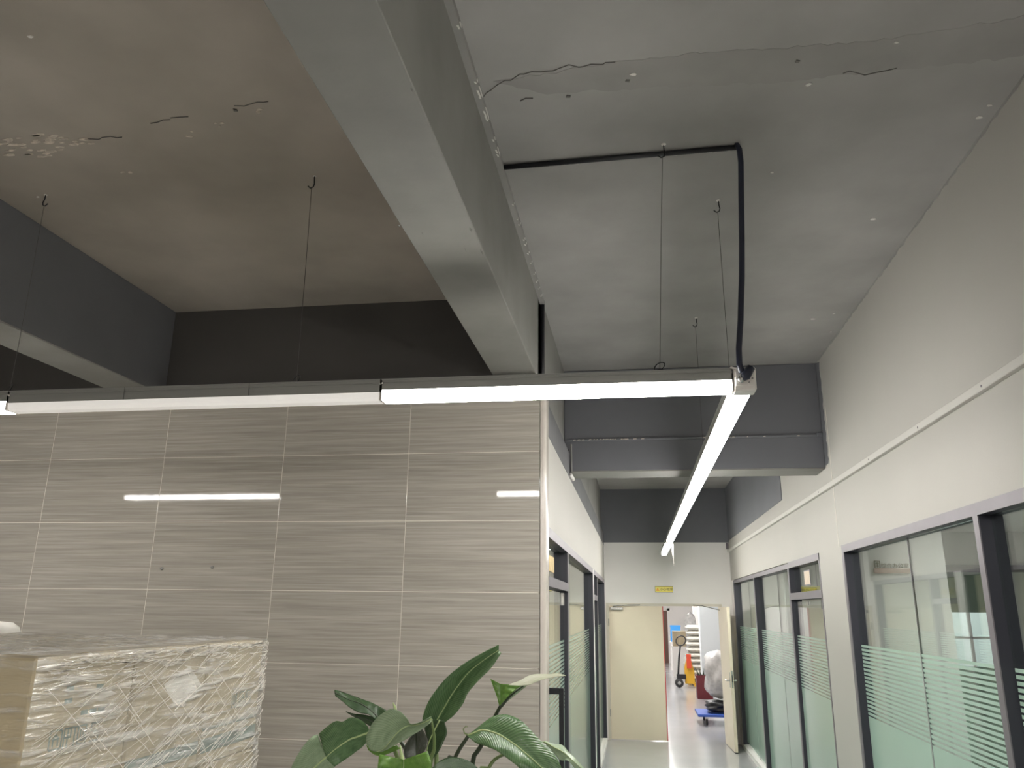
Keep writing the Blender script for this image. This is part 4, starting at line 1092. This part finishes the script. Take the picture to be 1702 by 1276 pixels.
# dark folded leaf pointing left, with its torn lower lobe
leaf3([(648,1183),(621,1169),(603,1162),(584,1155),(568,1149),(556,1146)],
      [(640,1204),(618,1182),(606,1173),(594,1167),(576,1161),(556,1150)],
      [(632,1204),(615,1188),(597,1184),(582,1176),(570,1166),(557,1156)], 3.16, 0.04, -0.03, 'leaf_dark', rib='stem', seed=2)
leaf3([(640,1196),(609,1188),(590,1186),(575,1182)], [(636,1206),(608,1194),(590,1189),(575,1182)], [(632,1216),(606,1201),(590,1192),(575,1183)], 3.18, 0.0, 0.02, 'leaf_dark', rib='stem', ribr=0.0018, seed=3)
stalk([base(-0.03, 0.04), at(690, 1320, 3.14), at(648, 1204, 3.16)], 0.011, 0.006)
# left drooping leaf, torn across
leaf3([(612,1208),(604,1199),(594,1194),(582,1192),(570,1199),(558,1198),(545,1206),(530,1219)],
      [(614,1217),(604,1220),(594,1224),(582,1228),(571,1235),(561,1242),(551,1250),(541,1259)],
      [(611,1232),(605,1238),(600,1243),(594,1247),(585,1254),(575,1261),(566,1267),(556,1274)], 2.94, -0.05, 0.03, 'leaf', dm=(-0.05, 0.0), ribr=0.0045, seed=4)
leaf3([(528,1220),(520,1223),(506,1237),(492,1259),(483,1278),(478,1300)],
      [(542,1258),(533,1266),(524,1274),(513,1286),(500,1304),(490,1322)],
      [(557,1273),(550,1280),(542,1288),(530,1300),(515,1315),(495,1326)], 2.89, -0.05, 0.03, 'leaf_pale', dm=(-0.04, 0.0), ribr=0.0036, seed=4)
stalk([base(-0.04, -0.02), at(668, 1300, 2.97), at(614, 1217, 2.94)], 0.011, 0.006, 'stem2')
# pale leaf facing the camera with a rolled base and curled tip
leaf3([(717,1190),(700,1199),(683,1203),(677,1194),(665,1182),(650,1178),(634,1186),(620,1200),(611,1217),(608,1233),(616,1247)],
      [(717,1194),(700,1202),(686,1205),(677,1206),(668,1211),(660,1218),(653,1226),(647,1234),(642,1240),(635,1246),(626,1249)],
      [(717,1199),(709,1206),(698,1214),(688,1220),(679,1226),(670,1231),(662,1235),(655,1239),(648,1243),(640,1247),(630,1250)], 2.90, -0.04, -0.02, 'leaf_pale', dm=(-0.06, 0.02), ribr=0.0034, seed=5, bulge=0.006, n=30)
leaf3([(609,1238),(618,1246),(632,1247),(645,1243),(660,1238)], [(611,1243),(620,1249),(632,1251),(646,1247),(662,1241)], [(612,1246),(621,1253),(632,1256),(646,1252),(666,1243)], 2.88, 0.0, 0.0, 'leaf_new', rib=None, seed=15)
stalk([base(0.02, -0.05), at(712, 1330, 2.92), at(722, 1240, 2.92), at(717, 1195, 2.90)], 0.010, 0.004, 'stem2')
# dark pair behind, shade put into the leaf colours
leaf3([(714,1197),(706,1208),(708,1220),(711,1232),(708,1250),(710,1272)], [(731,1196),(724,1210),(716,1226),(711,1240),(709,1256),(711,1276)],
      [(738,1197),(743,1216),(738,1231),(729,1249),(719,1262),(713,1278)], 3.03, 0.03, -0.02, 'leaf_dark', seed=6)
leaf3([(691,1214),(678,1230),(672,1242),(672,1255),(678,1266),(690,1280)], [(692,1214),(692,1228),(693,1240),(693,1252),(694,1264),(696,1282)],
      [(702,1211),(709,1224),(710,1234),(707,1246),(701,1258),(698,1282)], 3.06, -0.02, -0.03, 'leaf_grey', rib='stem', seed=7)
stalk([base(0.01, 0.0), at(712, 1340, 3.02), at(711, 1274, 3.03)], 0.010, 0.005, 'stem2')
stalk([base(-0.01, 0.03), at(700, 1340, 3.05), at(696, 1281, 3.06)], 0.010, 0.005)
# young bright leaf at the bottom with its yellow bud
leaf3([(640,1345),(631,1310),(628,1280),(629,1264),(630,1253)], [(668,1350),(669,1315),(670,1285),(671,1272),(671,1262)],
      [(700,1345),(714,1312),(717,1285),(716,1265),(711,1248)], 2.82, -0.05, -0.06, 'leaf_new', ribr=0.004, seed=8, dm=(-0.03, 0.0))
B().tube([at(670, 1300, 2.90), at(668, 1262, 2.90), at(665, 1238, 2.90)], [0.010, 0.009, 0.002], 8).build('bud', 'rib', pp, True)
B().tube([at(658, 1184, 2.92), at(656, 1174, 2.92), at(653, 1167, 2.92)], [0.006, 0.005, 0.001], 6).build('bud_tip', 'rib', pp, True)
stalk([base(0.0, -0.08), at(668, 1420, 2.88), at(668, 1348, 2.82)], 0.011, 0.008, 'stem2')
# large right leaf
leaf3([(777,1221),(786,1215),(801,1203),(818,1191),(837,1187),(852,1190),(867,1198),(883,1214),(898,1230),(914,1244),(926,1261),(935,1280),(944,1305)],
      [(778,1222),(788,1218),(801,1213),(817,1216),(832,1222),(845,1230),(857,1238),(868,1247),(879,1256),(890,1266),(901,1276),(915,1290),(935,1312)],
      [(777,1223),(784,1229),(792,1235),(803,1238),(813,1242),(823,1246),(832,1252),(841,1258),(850,1265),(859,1272),(870,1283),(888,1297),(925,1316)], 2.82, 0.05, -0.05, 'leaf', dm=(-0.08, 0.0), ribr=0.0042, n=30, seed=9, bulge=0.008)
B().tube([at(780, 1222, 2.82), at(772, 1218, 2.82), at(770, 1211, 2.82), at(774, 1207, 2.82), at(778, 1208, 2.82)], [0.003, 0.0025, 0.002, 0.0016, 0.001], 6).build('tendril', 'stem2', pp, True)
stalk([base(0.03, -0.06), at(738, 1320, 2.88), at(757, 1258, 2.85), at(778, 1223, 2.82)], 0.010, 0.006)
# top right cupped leaf: inner flap with its light put into bright green, dark rib, pale blade
leaf3([(830,1174),(826,1158),(821,1144),(815,1128)], [(831,1174),(832,1160),(832,1147),(831,1136)], [(832,1173),(842,1160),(853,1149),(868,1139)], 3.03, 0.0, -0.02, 'leaf_new', rib=None, seed=16, m=8)
leaf3([(832,1174),(842,1160),(853,1149),(868,1138)], [(833,1174),(844,1161),(856,1150),(871,1139)], [(834,1174),(846,1163),(860,1152),(876,1139)], 3.02, 0.0, 0.02, 'leaf_pale', rib='stem', ribr=0.006, seed=17)
leaf3([(846,1137),(864,1131),(878,1123),(892,1120),(914,1120),(927,1119),(940,1122)], [(846,1138),(864,1135),(879,1131),(893,1126),(913,1123),(927,1121),(940,1122)],
      [(846,1138),(864,1139),(880,1138),(894,1132),(911,1127),(926,1124),(940,1123)], 3.0, 0.03, -0.03, 'leaf_cream', dm=(-0.06, 0.0), rib=None, seed=18)
stalk([base(0.05, 0.05), at(778, 1320, 3.05), at(799, 1240, 3.06), at(823, 1190, 3.05), at(832, 1173, 3.03)], 0.010, 0.006)
# low right leaf behind
leaf3([(905,1231),(921,1236),(935,1238),(945,1249),(960,1264),(975,1282)], [(906,1233),(922,1242),(935,1249),(948,1260),(960,1271),(975,1284)],
      [(908,1238),(922,1253),(931,1263),(944,1264),(957,1277),(974,1286)], 3.0, 0.03, -0.01, 'leaf_pale', seed=11, ribr=0.002)
stalk([base(0.06, 0.02), at(790, 1330, 3.0), at(812, 1276, 3.02), at(836, 1254, 3.03), at(906, 1233, 3.02)], 0.009, 0.004, 'stem2')
# dark leaf at the bottom edge
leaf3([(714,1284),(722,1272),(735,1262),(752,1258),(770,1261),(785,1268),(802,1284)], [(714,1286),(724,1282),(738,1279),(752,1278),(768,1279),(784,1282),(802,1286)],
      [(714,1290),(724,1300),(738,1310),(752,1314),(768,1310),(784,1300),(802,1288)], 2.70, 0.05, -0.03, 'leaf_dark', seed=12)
stalk([base(0.0, -0.1), at(718, 1400, 2.75), at(714, 1287, 2.70)], 0.010, 0.005)
